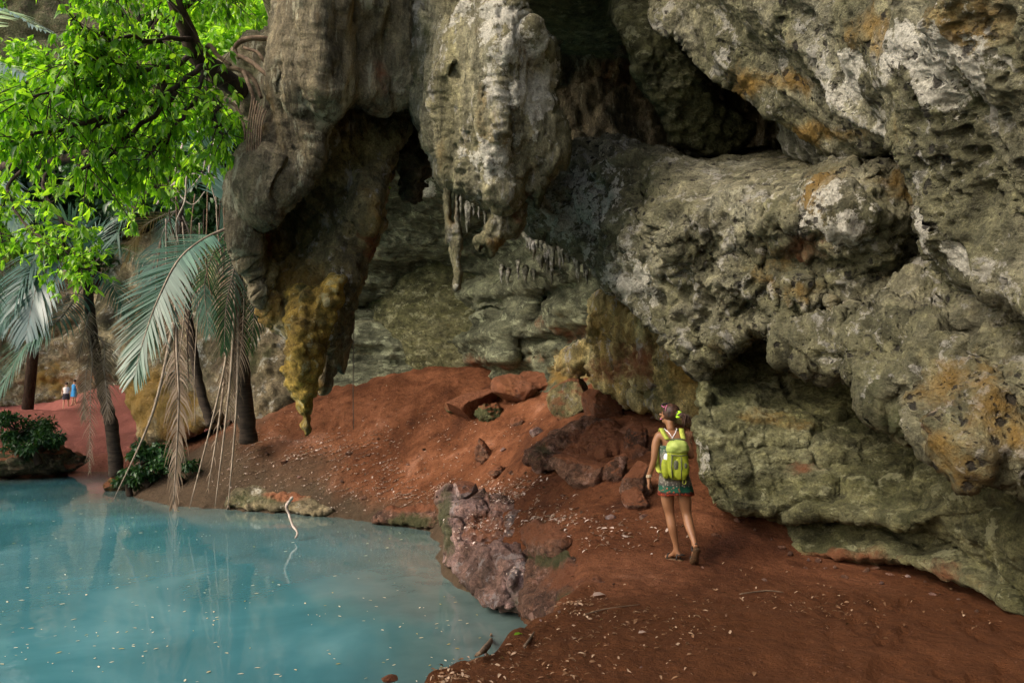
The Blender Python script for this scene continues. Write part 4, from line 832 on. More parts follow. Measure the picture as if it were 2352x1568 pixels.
def palm(label, trunk, r0, r1, fronds, mat=None, dead=(), group="palms on the bank"):
    base = PV(*trunk[0]); root = empty("palm_tree", base); tag(root, label, "palm tree", group)
    tp = spline([PV(*q) for q in trunk], 8); m = len(tp); mb = MB()
    mb.tube([q - base for q in tp], [(r0 + (r1 - r0) * (i / (m - 1)) ** .6) * (1 + .08 * math.sin(i * 2.4)) * tp[i].y / FOC for i in range(m)], 10, wob=.1, seed=5)
    mb.build("trunk", M_palmbark, root)
    for k, f in enumerate(fronds):
        pts, nl, ll = f[0], f[1], f[2]; kw = f[3] if len(f) > 3 else {}
        frond_mesh([PV(*q) for q in pts], nl, ll, kw.pop('mat', mat or M_palm), "frond", root, base, seed=k + len(label), **kw)
    for k, f in enumerate(dead):
        pts, nl, ll = f[0], f[1], f[2]; kw = f[3] if len(f) > 3 else {}
        frond_mesh([PV(*q) for q in pts], nl, ll, M_deadleaf, "dead_frond", root, base, seed=k + 50, **{**dict(ragged=.5, droop=1.4, lw=.03, nseg=3), **kw})
    return root

# ------------------------------------------------------------------ palms
def bare(a, b, c, Y, n=14, ll=.35): return ([(a[0], a[1], Y), (b[0], b[1], Y), (c[0], c[1], Y - .3)], max(4, n // 2), ll * .6, dict(rr=.055, droop=3.0))
palm("palm with the big arching silvery frond, its dark trunk nearest the cave", [(572, 1012, 20.6), (556, 860, 20.0), (548, 700, 19), (545, 540, 17.8), (540, 500, 17.8)], 22, 13,
     [([(535, 520, 17.8), (470, 548, 17.2), (410, 598, 16.6), (362, 690, 16), (330, 780, 15.7), (308, 862, 15.5)], 66, 1.15, dict(lw=.06, rr=.04, droop=.22, twist=.25)),
      ([(540, 510, 17.8), (520, 400, 17.4), (460, 340, 17), (400, 360, 16.5)], 40, 1.2, dict(lw=.06, mat=M_palmb)),
      ([(540, 510, 17.8), (500, 560, 18.5), (470, 650, 18.9), (480, 760, 19)], 36, .9, dict(droop=1.2)),
      ([(540, 515, 17.8), (570, 430, 18.6), (610, 470, 19), (640, 560, 19.2)], 30, .9, {}),
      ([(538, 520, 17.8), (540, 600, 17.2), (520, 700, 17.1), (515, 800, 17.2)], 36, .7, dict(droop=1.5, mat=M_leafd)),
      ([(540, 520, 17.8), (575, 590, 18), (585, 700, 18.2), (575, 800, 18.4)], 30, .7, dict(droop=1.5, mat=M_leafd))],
     dead=[bare((540, 560), (520, 820), (436, 1163), 17.6, 16, .3), bare((545, 600), (530, 860), (494, 1163), 17.5, 14, .3), bare((548, 620), (545, 900), (524, 1160), 17.7, 20, .5), bare((530, 620), (512, 900), (478, 1120), 17.9, 26, .6),
           ([(540, 540, 18), (528, 700, 17.7), (520, 850, 17.7), (530, 960, 17.7)], 46, .8, {}), ([(545, 540, 18), (560, 640, 17.7), (556, 780, 17.7), (540, 900, 17.7)], 40, .7, {})])
palm("thin leaning palm with a smooth dark trunk between the two others", [(486, 975, 20.8), (462, 900, 20.8), (440, 780, 20.6), (425, 640, 20.4), (415, 500, 20.2), (412, 470, 20.2)], 12, 8,
     [([(412, 475, 20.2), (360, 440, 20), (300, 470, 19.5), (262, 560, 19.3)], 44, 1.2, {}), ([(412, 475, 20.2), (450, 420, 20.5), (500, 450, 20.8), (520, 540, 21)], 40, 1.1, {}),
      ([(412, 475, 20.2), (380, 520, 19.8), (350, 620, 19.6), (340, 700, 19.5)], 36, .8, dict(droop=1.1)), ([(412, 475, 20.2), (370, 390, 20), (310, 380, 19.5)], 36, 1.1, dict(mat=M_palmb))],
     dead=[([(412, 490, 20.2), (402, 620, 19.6), (406, 800, 19.4), (410, 940, 19.2), (398, 1158, 19.1)], 64, .85, dict(rr=.06, lw=.06, droop=3.2)), bare((400, 740), (350, 950), (262, 1145), 19.4, 4, .3), ([(415, 480, 20.3), (330, 520, 20.5), (290, 600, 20.5)], 34, 1., dict(droop=1)), ([(412, 480, 20.2), (440, 560, 20), (442, 680, 20)], 36, .8, {})])
palm("leaning palm at the left shore with a shaggy skirt of dead leaves", [(268, 1092, 23.4), (256, 980, 23.4), (232, 880, 23.3), (212, 760, 23.1), (200, 640, 23), (198, 615, 23)], 17, 9,
     [([(200, 620, 23), (130, 560, 22.5), (60, 620, 21.8), (5, 740, 21.3)], 50, 1.7, dict(lw=.085, droop=.7, mat=M_palmb)), ([(195, 620, 23), (130, 600, 22), (85, 660, 21.3), (60, 770, 21)], 50, 1.5, dict(lw=.08, droop=.8, mat=M_palmb)),
      ([(200, 640, 23), (140, 730, 22), (60, 790, 21), (0, 900, 20.5)], 50, 1.3, dict(droop=1.0)), ([(205, 615, 23), (260, 570, 22.6), (320, 590, 22), (360, 660, 21.6)], 44, 1.3, dict(droop=.8)),
      ([(200, 610, 23), (170, 530, 22.4), (100, 500, 21.6), (20, 540, 21)], 46, 1.5, dict(mat=M_palmb, lw=.08)), ([(205, 620, 23), (250, 640, 22.6), (290, 720, 22.2)], 34, 1, dict(droop=1.2)), ([(200, 615, 23), (220, 540, 23.4), (280, 500, 24)], 34, 1.2, {})],
     dead=[([(205, 760, 22.9), (212, 830, 22.6), (208, 900, 22.5), (206, 1080, 22.4)], 36, .5, {}), ([(222, 800, 23), (240, 860, 22.7), (248, 960, 22.6)], 44, .6, {}), ([(220, 780, 23), (200, 840, 22.7), (192, 960, 22.7)], 40, .6, {}), ([(215, 760, 23), (240, 800, 22.8), (232, 900, 22.7)], 40, .7, {}), ([(210, 700, 23), (190, 780, 22.7), (180, 820, 22.6)], 34, .7, {})])
palm("palm at the far left edge whose pale fronds hang into view", [(-240, 1120, 20), (-220, 700, 20), (-180, 330, 20), (-170, 260, 20)], 18, 12,
     [([(-170, 260, 20), (-90, 160, 19), (0, 148, 18), (95, 190, 17)], 44, 1.3, dict(lw=.09, mat=M_palmp, droop=1.0)), ([(-170, 260, 20), (-110, 60, 19), (-20, 20, 18), (100, 70, 17)], 44, 1.4, dict(lw=.09, mat=M_palmp)),
      ([(-170, 270, 20), (-100, 330, 19), (-10, 420, 18), (50, 540, 17.5)], 44, 1.2, dict(lw=.09, mat=M_palmp)), ([(-170, 270, 20), (-130, 400, 19), (-60, 560, 18.4), (-20, 700, 18)], 44, 1.3, {})])

# ------------------------------------------------------------------ leafy trees, upper left
ledge = mass("rock_ledge", [(470, 175), (505, 130), (540, 95), (600, 70), (660, 50), (680, 330), (640, 360), (600, 330), (575, 290), (560, 262), (520, 240), (480, 215)],
     [(480, 190, 10.4), (560, 150, 9.9), (620, 100, 9.8), (640, 320, 9.7)], R_left, (26, .5), .9, 3, [('fbm', 1.5, .25, 4)], [('knob', 4, .10), ('fbm', 8, .04, 3)], 51, [(2, 540, 170, 60, 60, .6), (3, 620, 180, 40, 60, .5)], (8, 3)); struct(ledge)
leafy_tree("broadleaf_tree", "dark-trunked tree rooted on the rock ledge with a wide green leaf canopy", [(560, 215, 9.9, 22), (500, 170, 9.6, 26), (455, 130, 9.4, 25), (428, 70, 9.2, 20), (400, 0, 9.0, 17), (380, -90, 9, 15)],
     [[(440, 90, 9.2), (330, 95, 8.6), (240, 80, 8.1), (160, 50, 7.8)], [(450, 130, 9.3), (330, 170, 8.4), (200, 200, 7.8), (60, 230, 7.2)], [(470, 150, 9.4), (380, 215, 8.6), (280, 260, 8.0), (150, 330, 7.6)],
      [(400, 0, 9), (320, -20, 8.4), (220, -10, 7.8), (140, -60, 7.4)], [(470, 160, 9.4), (440, 240, 8.8), (380, 310, 8.3), (330, 370, 8)], [(480, 180, 9.5), (490, 240, 9.2), (500, 290, 9.1), (515, 330, 9.0)],
      [(410, 20, 9), (470, -10, 9.3), (520, -10, 9.8), (545, 0, 10)], [(400, 215, 8.7), (280, 330, 8.1), (170, 400, 7.8)], [(330, 170, 8.4), (240, 140, 8), (150, 150, 7.6)], [(280, 260, 8), (150, 290, 7.4), (20, 330, 7)], [(250, 60, 8.2), (190, 130, 8), (150, 190, 7.8)]],
     M_leaf, .145, .045, 38, .66, 5, 1.0, rad=.035)
leafy_tree("broadleaf_tree", "yellow-green small-leaved tree hanging lower over the pool", [(-60, 420, 15, 14), (40, 375, 14.5, 12), (120, 372, 14.2, 13), (170, 360, 14, 10), (225, 345, 13.8, 6)],
     [[(170, 360, 14), (200, 410, 13.8), (260, 450, 13.4), (330, 480, 13)], [(120, 372, 14.2), (100, 430, 13.8), (140, 500, 13.4), (200, 540, 13)], [(60, 375, 14.4), (20, 440, 14), (60, 520, 13.5), (100, 580, 13)], [(170, 360, 14), (250, 370, 13.6), (330, 400, 13.4), (360, 440, 13.3)],
      [(225, 345, 13.8), (300, 330, 13.8), (370, 350, 14), (470, 400, 14)], [(370, 350, 14), (420, 380, 14), (500, 360, 14.2), (540, 420, 14.5)], [(140, 500, 13.4), (150, 570, 13.2), (185, 625, 13)], [(20, 440, 14), (-10, 500, 13.8), (10, 560, 13.6)], [(120, 372, 14.2), (60, 300, 14), (0, 280, 13.6)],[(60, 520, 13.5), (110, 560, 13.2), (200, 590, 13)]],
     M_leafy, .15, .06, 26, .6, 5, .3, rad=.04)
k = 0
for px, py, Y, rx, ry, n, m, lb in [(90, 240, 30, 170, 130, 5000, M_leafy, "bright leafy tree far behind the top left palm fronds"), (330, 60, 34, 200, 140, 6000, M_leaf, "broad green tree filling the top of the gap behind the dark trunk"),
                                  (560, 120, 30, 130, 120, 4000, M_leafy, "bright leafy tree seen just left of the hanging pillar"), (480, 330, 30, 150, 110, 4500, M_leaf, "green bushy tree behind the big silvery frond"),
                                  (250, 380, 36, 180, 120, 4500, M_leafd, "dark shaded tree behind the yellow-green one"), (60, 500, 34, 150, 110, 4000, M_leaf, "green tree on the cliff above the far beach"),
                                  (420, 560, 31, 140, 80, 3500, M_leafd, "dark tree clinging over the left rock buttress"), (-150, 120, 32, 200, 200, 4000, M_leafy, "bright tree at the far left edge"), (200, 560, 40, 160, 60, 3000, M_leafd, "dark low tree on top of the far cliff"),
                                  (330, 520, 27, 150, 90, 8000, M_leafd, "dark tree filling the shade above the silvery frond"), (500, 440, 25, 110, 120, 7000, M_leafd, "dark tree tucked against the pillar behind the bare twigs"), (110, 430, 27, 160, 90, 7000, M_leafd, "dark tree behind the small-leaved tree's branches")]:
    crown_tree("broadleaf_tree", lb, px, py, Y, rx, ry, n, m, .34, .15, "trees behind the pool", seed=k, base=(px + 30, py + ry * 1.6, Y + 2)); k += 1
# tall trees left of the pool, mostly off frame, shading the water
for i, (x, y, z, r) in enumerate([(-24, 22, 10, 6), (-28, 30, 12, 7), (-26, 46, 17, 9), (-36, 42, 16, 9)]):
    b = Vector((x - 3, y, 0)); root = empty("broadleaf_tree", b); tag(root, ["tall tree left of the pool", "tall tree by the far beach", "tall tree over the pink mound", "tall tree left of the pink mound"][i], "tree")
    mb = MB(); mb.tube([Vector((0, 0, -1)), Vector((.5, 0, z * .5)), Vector((2, 0, z))], [.35, .28, .15], 10); mb.build("trunk", M_bark, root)
    n = 5000; rs = np.random.RandomState(i); cl = unit(rs.normal(size=(26, 3))) * rs.uniform(.3, 1, (26, 1)) * np.array([r, r, r * .5]) + np.array([3, 0, z]); kk = rs.randint(0, 26, n)
    p = cl[kk] + unit(rs.normal(size=(n, 3))) * rs.uniform(0, 1, (n, 1)) ** .5 * r * .33
    leaf_mesh("crown", p, rs.normal(size=(n, 3)), rs.normal(size=(n, 3)), .42 * rs.uniform(.6, 1.2, n), .2, M_leaf, root)
b = Vector((-3.2, -8, 1)); root = empty("broadleaf_tree", b); tag(root, "unseen tall tree added behind the near bank to shade the path", "tree")  # off-frame tree, added to cast soft shade on the near path and woman
mb = MB(); mb.tube(spline([Vector((0, 0, -.5)), Vector((-.8, 2, 3)), Vector((-2.5, 6, 5.5)), Vector((-4, 9, 7))], 5), [.32] * 4 + list(np.linspace(.3, .12, 12)), 10); mb.build("trunk", M_bark, root)
rs = np.random.RandomState(9); cl = unit(rs.normal(size=(24, 3))) * rs.uniform(.3, 1, (24, 1)) * np.array([3, 3, 2.2]) + np.array([-4.4, 10, 7]); kk = rs.randint(0, 24, 6000)
p = cl[kk] + unit(rs.normal(size=(6000, 3))) * rs.uniform(0, 1, (6000, 1)) ** .5 * 1.1
leaf_mesh("crown", p, rs.normal(size=(6000, 3)), rs.normal(size=(6000, 3)), .26 * rs.uniform(.6, 1.2, 6000), .12, M_leaf, root)
for px, py, Y, rx, ry, n, lb in [(40, 985, 27, 90, 40, 2600, "dark leafy shrub on the rocky spit at the far left"), (90, 1020, 26.5, 70, 30, 1600, "low dark shrub at the tip of the rocky spit"), (345, 1055, 22, 50, 40, 1500, "small ferny shrub at the waterline beside the palms"), (300, 1095, 22, 40, 22, 600, "low fern hanging over the water beside the dark log"), (420, 1060, 21, 60, 26, 500, "sparse dark shrub under the palms")]:
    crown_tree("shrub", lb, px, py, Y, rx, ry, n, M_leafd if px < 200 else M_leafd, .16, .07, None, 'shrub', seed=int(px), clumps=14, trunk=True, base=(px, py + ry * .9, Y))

# roots and vines
def tube_thing(name, label, cat, pts, r, mat, group=None, n=7, wob=.12, closed=None):
    b = PV(*pts[0]); c = spline([PV(*q) for q in pts], 6); mb = MB(); rr = [q * 1.0 for q in np.interp(np.linspace(0, 1, len(c)), np.linspace(0, 1, len(r)), r)]
    mb.tube([q - b for q in c], rr, n, wob=wob, seed=len(label)); o = mb.build(name, mat); o.location = b; tag(o, label, cat, group); return o
rts = [([(640, 95, 9.3), (600, 88, 9.2), (560, 92, 9.2), (540, 110, 9.3), (548, 135, 9.3)], [.03, .035, .03, .02], "thick pale root looping over the top of the ledge"),
       ([(548, 128, 9.2), (580, 145, 9.1), (612, 172, 9.0), (632, 190, 9.1)], [.03, .028, .02], "straight pale root running down to the brown pillar"),
       ([(560, 165, 9.2), (572, 195, 9.0), (582, 225, 9.0), (590, 262, 9.0)], [.026, .024, .018], "pale root hanging down the face of the ledge"),
       ([(505, 160, 9.5), (540, 158, 9.3), (580, 180, 9.3), (600, 225, 9.2)], [.035, .03, .02], "dark gnarled root bulging from the ledge"),
       ([(520, 230, 9.4), (545, 250, 9.2), (562, 300, 9.1), (560, 360, 9.1)], [.022, .018, .012], "thin dark root trailing below the ledge"),
       ([(470, 120, 9.4), (482, 105, 9.3), (500, 128, 9.3), (530, 150, 9.3)], [.03, .03, .02], "short stubby root beside the dark trunk"),
       ([(640, 130, 9.3), (610, 140, 9.1), (590, 120, 9.1), (560, 110, 9.2)], [.02, .022, .018], "curved root crossing under the loop")]
for pts, r, lb in rts: tube_thing("root", lb, "root", pts, r, M_root, "roots on the rock ledge")
for k in range(7):
    x = 566 + k * 5.2; tube_thing("hanging_root", ["leftmost", "second", "third", "fourth", "fifth", "sixth", "rightmost"][k] + " of the thin dry roots hanging down the pillar's left edge", "root",
        [(x + 14, 220 + k * 6, 8.95), (x + 4, 290, 8.85), (x, 360 + 10 * (k % 3), 8.85), (x - 3, 420 + 12 * (k % 2), 8.8)], [.009, .008, .005], M_root, "thin roots on the pillar")
tube_thing("vine", "thin straight vine string hanging beside the brown stalactite", "vine", [(811, 630, 9.9), (812, 760, 9.9), (811, 880, 9.9), (812, 985, 9.9)], [.006, .006, .005], M_petiole)
for k, pts in enumerate([[(455, 330, 15), (430, 400, 14.8), (425, 460, 14.8), (405, 510, 14.8), (410, 560, 14.8)], [(455, 300, 15), (470, 380, 15), (440, 430, 15)], [(420, 330, 15.5), (400, 420, 15), (440, 470, 15), (470, 440, 15)], [(500, 300, 15), (480, 390, 15), (500, 480, 15)], [(360, 470, 15), (390, 430, 15), (440, 400, 15), (500, 410, 15)]]):
    tube_thing("twig", ["bare pale twig hanging lowest over the silvery frond", "short bare twig above the silvery frond", "looping bare twig between the trees", "bare twig nearest the pillar", "bare twig reaching across to the pillar"][k], "twig", pts, [.022, .016, .008], M_stick, "bare twigs between the trees")

rv = random.Random(8)
for k in range(16):
    x = 372 + k * 12 + rv.uniform(-5, 5); y0 = rv.uniform(400, 560); y1 = y0 + rv.uniform(180, 480); Y = rv.uniform(17.5, 19.5)
    tube_thing("vine", "thin brown vine hanging among the palms", "vine", [(x, y0, Y), (x + rv.uniform(-12, 12), y0 + (y1 - y0) * .35, Y), (x + rv.uniform(-18, 18), y0 + (y1 - y0) * .7, Y), (x + rv.uniform(-14, 14), y1, Y)], [.02, .016, .01], (M_root, M_petiole, M_bark)[k % 3], "vines hanging among the palms", 5)
# ------------------------------------------------------------------ sticks and litter
def gstick(label, pts, r, mat=M_root, up=.02, name="stick", cat="stick"):
    q = [hit(*p) for p in pts]; b = Vector(q[0]); c = spline([Vector(x) + Vector((0, 0, up)) for x in q], 5); mb = MB()
    mb.tube([x - b for x in c], list(np.interp(np.linspace(0, 1, len(c)), np.linspace(0, 1, len(r)), r)), 7, wob=.15, seed=3); o = mb.build(name, mat); o.location = b; tag(o, label, cat); return o
gstick("curved brown piece of bark lying near the water's edge at the bottom", [(1092, 1517), (1115, 1500), (1127, 1478), (1128, 1462)], [.008, .022, .022, .015], up=.03)
gstick("short forked brown twig right of the curved bark", [(1205, 1492), (1215, 1478), (1228, 1458)], [.012, .01, .004])
gstick("thin straight twig at the foot of the outcrop on the path", [(1340, 1420), (1390, 1405), (1470, 1395)], [.006, .005, .003])
gstick("thin dry twig on the path right of the woman", [(1700, 1370), (1760, 1362), (1800, 1366)], [.006, .007, .003])
w0 = PV(664, 1140, 15.3); mb = MB()
sp_ = [PV(678, 1236, 15.1), PV(683, 1222, 15.2), PV(672, 1205, 15.3), PV(664, 1180, 15.4), PV(658, 1163, 15.4), PV(665, 1150, 15.4), PV(672, 1141, 15.2)]
b0 = sp_[0].copy(); c = spline(sp_, 5); mb.tube([q - b0 for q in c], list(np.linspace(.018, .032, len(c) - 4)) + [.032, .034, .03, .012], 8, wob=.25, seed=4); o = mb.build("branch", M_stick); o.location = b0
tag(o, "pale bent branch sticking up out of the pool", "branch")

def hits(px, py, it=40):
    z = np.full(len(px), 1.0); 
    q1 = P(px, py, np.ones(len(px))); dz = (q1[:, 2] - CAMZ); 
    lo = np.full(len(px), 3.6); res = np.zeros(len(px)); done = np.zeros(len(px), bool)
    for Y in np.exp(np.linspace(math.log(3.6), math.log(30), 260)):
        m = ~done; 
        if not m.any(): break
        g = np.maximum(ground_z(q1[m, 0] * Y, np.full(m.sum(), Y)), 0); h_ = CAMZ + dz[m] * Y <= g
        ii = np.nonzero(m)[0][h_]; res[ii] = Y; done[ii] = True
    res[~done] = 30
    p = P(px, py, res); return p
def litter(name, label, regs, mat, lmin, lmax, seed, lift=.012, flat=.25):
    rs = np.random.RandomState(seed); X, Yp = [], []
    for (cx, cy, rx, ry, n) in regs: X.append(cx + rs.normal(size=n) * rx * .6); Yp.append(cy + rs.normal(size=n) * ry * .6)
    px, py = np.concatenate(X), np.concatenate(Yp); p = hits(px, py); g = ground_z(p[:, 0], p[:, 1], True); ok = (g > .05) & (py < 1640) & (fbm(p * np.array([1.3, .9, 1]) + seed * 9, 3) > rs.uniform(-.35, .25, len(p))); p = p[ok]; g = g[ok]
    p[:, 2] = g + lift; n = len(p); d = rs.normal(size=(n, 3)); d[:, 2] *= flat; up = rs.normal(size=(n, 3)) * .35 + np.array([0, 0, 1.])
    L = rs.uniform(lmin, lmax, n) ; o = leaf_mesh(name, p, d, up, L, L * rs.uniform(.25, .5, n), mat, curl=.3); tag(o, label, "leaf litter", kind='stuff'); return o
litter("leaf_litter", "dry brown and pale leaf litter scattered over the red earth", [(990, 1535, 70, 36, 900), (1080, 1470, 120, 50, 350), (1250, 1520, 200, 60, 350), (1500, 1450, 350, 100, 600), (1900, 1400, 300, 70, 300), (1330, 1390, 60, 30, 200)], M_litterb, .012, .05, 1)
litter("leaf_litter", "pale flakes of leaf litter on the red bank", [(860, 1100, 160, 90, 3000), (700, 1060, 130, 60, 2600), (950, 1150, 90, 50, 1200), (560, 1090, 60, 50, 900), (1000, 1000, 250, 80, 700), (1170, 1145, 90, 34, 1900), (1260, 1210, 90, 24, 500), (1380, 1240, 120, 50, 300), (1550, 1100, 80, 100, 40), (1330, 960, 120, 30, 60)], M_litter, .025, .085, 2)
def scatter_on(obj, n, seed, mat, name, label, lmin, lmax, zmin=.25, thr=.05, sel=None):
    rs = np.random.RandomState(seed); me = obj.data; v = np.zeros(len(me.vertices) * 3); me.vertices.foreach_get('co', v); v = v.reshape(-1, 3); nr = np.zeros(len(me.vertices) * 3, np.float32); me.vertices.foreach_get('normal', nr); nr = nr.reshape(-1, 3)
    ok = (nr[:, 2] > zmin) & (fbm(v * 1.7 + 40, 3) > thr)
    if sel is not None: ok &= sel(v)
    i = np.nonzero(ok)[0]; i = i[rs.randint(0, len(i), n)]; p = v[i] + nr[i] * .01 + rs.normal(size=(n, 3)) * .02; d = np.cross(nr[i], rs.normal(size=(n, 3))); L = rs.uniform(lmin, lmax, n)
    o = leaf_mesh(name, p, d, nr[i] + rs.normal(size=(n, 3)) * .4, L, L * rs.uniform(.3, .6, n), mat); tag(o, label, "leaf litter", kind='stuff')
scatter_on(K, 900, 5, M_litter, "leaf_litter", "pale flakes caught on the purple rock outcrop", .02, .055, .35, 0, sel=lambda v: v[:, 2] > .55)
# floating leaves and petals
lm = MB(); lm.add([(-.5, 0, 0), (-.15, .18, .03), (.2, .16, .05), (.5, 0, .02), (.2, -.15, .04), (-.15, -.2, .02), (0, 0, -.01)], [(6, 1, 0), (6, 2, 1), (6, 3, 2), (6, 4, 3), (6, 5, 4), (6, 0, 5)])
M_float = plain("floating_leaf", (.35, .32, .16), (.80, .74, .55), 3, .6, .3, 0)
M_float2 = plain("floating_leaf_yellow", (.22, .20, .03), (.50, .42, .10), 3, .6, .3, 0)
fl = lm.build("floating_leaf", M_float); fl2 = lm.build("floating_leaf", M_float2); cnt = 0; rs = np.random.RandomState(12); firsts = [fl, fl2]; used_ = [False, False]
pts_ = []
while len(pts_) < 270:
    px = rs.uniform(0, 1130); py = 1110 + 458 * rs.rand() ** 1.0; 
    Yw_ = 2.7 / ((py - HOR) / FOC) ; q = P(px, py, 1.0); Yq = -CAMZ / (q[2] - CAMZ); q = P(px, py, Yq)
    if poly_dist(q[0:1], q[1:2], WATER)[0][0] < .25: continue
    if fbm(np.array([[q[0] * .5, q[1] * .35, 3.]]), 3)[0] < rs.uniform(-.5, .35): continue
    pts_.append(q)
for q in pts_:
    y2 = int(rs.rand() < .2); o = firsts[y2]
    if used_[y2]: o = o.copy(); COL.objects.link(o)
    used_[y2] = True; s = rs.uniform(.018, .06) * (1 + .03 * q[1]); o.location = (q[0], q[1], .006); o.scale = (s, s * rs.uniform(.7, 1.1), s); o.rotation_euler = (0, 0, rs.uniform(0, 6.28))
    tag(o, "small yellowed leaf floating on the turquoise pool" if y2 else "tiny pale petal floating on the turquoise pool", "leaf", "small yellowed leaves floating on the pool" if y2 else "pale petals floating on the pool")
for lb, px, py, m, L in [("green fallen leaf on the path near the curved bark", 1180, 1467, M_leafy, .06), ("green leaf lying flat left of the forked twig", 1152, 1480, M_leafy, .07), ("pale round dry leaf in the middle of the near path", 1466, 1464, M_litter, .06), ("dry brown leaf at the foot of the outcrop", 1360, 1372, M_litter, .12)]:
    q = hit(px, py); o = leaf_mesh("fallen_leaf", [(0, 0, 0)], [(1, .5, .2)], [(0, -.3, 1)], L * 1.2, L * .5, m); o.location = (q[0], q[1], float(ground_z(q[0:1], q[1:2], True)[0]) + .015); tag(o, lb, "leaf")

# ------------------------------------------------------------------ people
M_skin = plain("skin", (.20, .095, .045), (.29, .145, .072), 5, .45, .4, .1, .003, obj=True)
M_skin2 = plain("lighter_skin", (.50, .30, .20), (.60, .38, .26), 5, .5, .4, 0, .003, obj=True)
M_hair = plain("hair", (.014, .007, .005), (.085, .04, .022), 14, .5, .4, .6, .006, (3, 3, .6), obj=True)
M_black = plain("black_rubber", (.01, .01, .01), (.04, .035, .03), 30, .7, .3, .2, .003, obj=True)
M_sole = plain("sandal_sole", (.05, .03, .015), (.13, .07, .03), 40, .8, .3, .5, .004, obj=True)
M_lime = plain("lime_nylon", (.17, .22, .012), (.31, .37, .03), 9, .6, .3, .6, .012, obj=True)
M_lime2 = plain("pale_lime_nylon", (.22, .31, .06), (.38, .48, .12), 9, .6, .3, .5, .01, obj=True)
M_strap = plain("strap_webbing", (.30, .36, .05), (.42, .48, .09), 40, .8, .2, .3, .003, obj=True)
M_greyfab = plain("grey_mesh_fabric", (.05, .06, .04), (.12, .13, .08), 60, .8, .2, .3, .003, obj=True)
M_pink = plain("pink_plastic", (.55, .12, .30), (.65, .18, .38), 5, .3, .5, 0, obj=True)
M_tie = plain("neon_hair_tie", (.35, .80, .03), (.50, .95, .06), 30, .7, .2, .4, .004, obj=True)
M_white = plain("white_cloth", (.70, .70, .72), (.85, .85, .86), 6, .7, .3, 0, obj=True)
M_blue = plain("blue_cloth", (.02, .22, .55), (.03, .32, .70), 6, .7, .3, 0, obj=True)
M_dark = plain("dark_cloth", (.02, .02, .03), (.05, .05, .07), 6, .8, .3, 0, obj=True)
M_silver = plain("bracelet_metal", (.45, .38, .25), (.7, .6, .4), 30, .3, .8, 0, obj=True)
def dress_mat():
    m, t, b = newmat("patterned_cloth", .8, .2); N = NT(t); tc = N.n('ShaderNodeTexCoord'); co = tc.outputs['Object']
    sp = N.n('ShaderNodeSeparateXYZ'); N.l(co, sp.inputs[0]); z = sp.outputs[2]; n = N.noise(co, 60, 3, .6); v = N.vor(co, 38)
    zz = N.math('ADD', z, N.math('MULTIPLY', n, .006))
    c = N.ramp(N.math('MULTIPLY', N.math('SUBTRACT', zz, .64), 1.6), [(0, (.35, .05, .02)), (.055, (.25, .04, .02)), (.10, (.03, .02, .02)), (.115, (.012, .10, .06)), (.20, (.01, .065, .04)), (.215, (.05, .05, .045)), (.33, (.16, .15, .12)), (.45, (.07, .07, .06)), (.6, (.20, .18, .15)), (.8, (.04, .09, .06))])
    for e in c.node.color_ramp.elements: pass
    c = N.mix(N.rng(v, .38, .30, 0, .75), c, N.mix(N.rng(z, .74, .76), (.45, .08, .03), (.30, .30, .24)))
    c = N.mix(N.math('MULTIPLY', N.rng(v, .16, .10), .8), c, (.01, .012, .01))
    N.l(c, b.inputs['Base Color']); return m
M_dress = dress_mat()
def skinned(name, J, chains, rootj, mat, parent, sub=2):
    names = list(J); me = bpy.data.meshes.new(name); E_ = []
    for ch in chains:
        for a, b in zip(ch, ch[1:]): E_.append((names.index(a), names.index(b)))
    me.from_pydata([J[n][:3] for n in names], E_, []); me.update()
    o = bpy.data.objects.new(name, me); COL.objects.link(o); o.parent = parent
    md = o.modifiers.new('skin', 'SKIN'); md.use_smooth_shade = True; md.branch_smoothing = .4
    for i, n in enumerate(names):
        r = J[n][3:]; sv = me.skin_vertices[0].data[i]; sv.radius = (r[0], r[1] if len(r) > 1 else r[0]); sv.use_root = (n == rootj)
    s = o.modifiers.new('sub', 'SUBSURF'); s.levels = s.render_levels = sub
    bpy.context.view_layer.update(); dg = bpy.context.evaluated_depsgraph_get()
    m2 = bpy.data.meshes.new_from_object(o.evaluated_get(dg)); o.modifiers.clear(); o.data = m2
    m2.materials.clear(); m2.materials.append(mat); m2.polygons.foreach_set('use_smooth', [True] * len(m2.polygons)); return o
def ell(c, r, n=24, m=14, f=None):
    V_ = []; F_ = []
    for i in range(m + 1):
        for k in range(n):
            th = math.pi * i / m; ph = 2 * math.pi * k / n; d = Vector((math.sin(th) * math.cos(ph), math.sin(th) * math.sin(ph), math.cos(th)))
            s = f(d) if f else 1; V_.append((c[0] + d.x * r[0] * s, c[1] + d.y * r[1] * s, c[2] + d.z * r[2] * s))
    for i in range(m):
        for k in range(n): F_.append((i * n + k, (i + 1) * n + k, (i + 1) * n + (k + 1) % n, i * n + (k + 1) % n))
    return V_, F_
def rings(prof, n=40, fold=0.0, seed=0):
    """prof: (z, cx, cy, rx, ry, fold)"""
    V_ = []; F_ = []
    for (z, cx, cy, rx, ry, fo) in prof:
        for k in range(n):
            a = 2 * math.pi * k / n; w = 1 + fo * (math.sin(a * 5 + seed) * .6 + math.sin(a * 9 + 1.3 + z * 3) * .4)
            V_.append((cx + math.cos(a) * rx * w, cy + math.sin(a) * ry * w, z + fo * .12 * math.sin(a * 3)))
    for i in range(len(prof) - 1):
        for k in range(n): F_.append((i * n + k, i * n + (k + 1) % n, (i + 1) * n + (k + 1) % n, (i + 1) * n + k))
    return V_, F_
hp = P(1551, 1261, 7.85); hz = float(ground_z(hp[0:1], hp[1:2], True)[0]) - .004
WS = .97
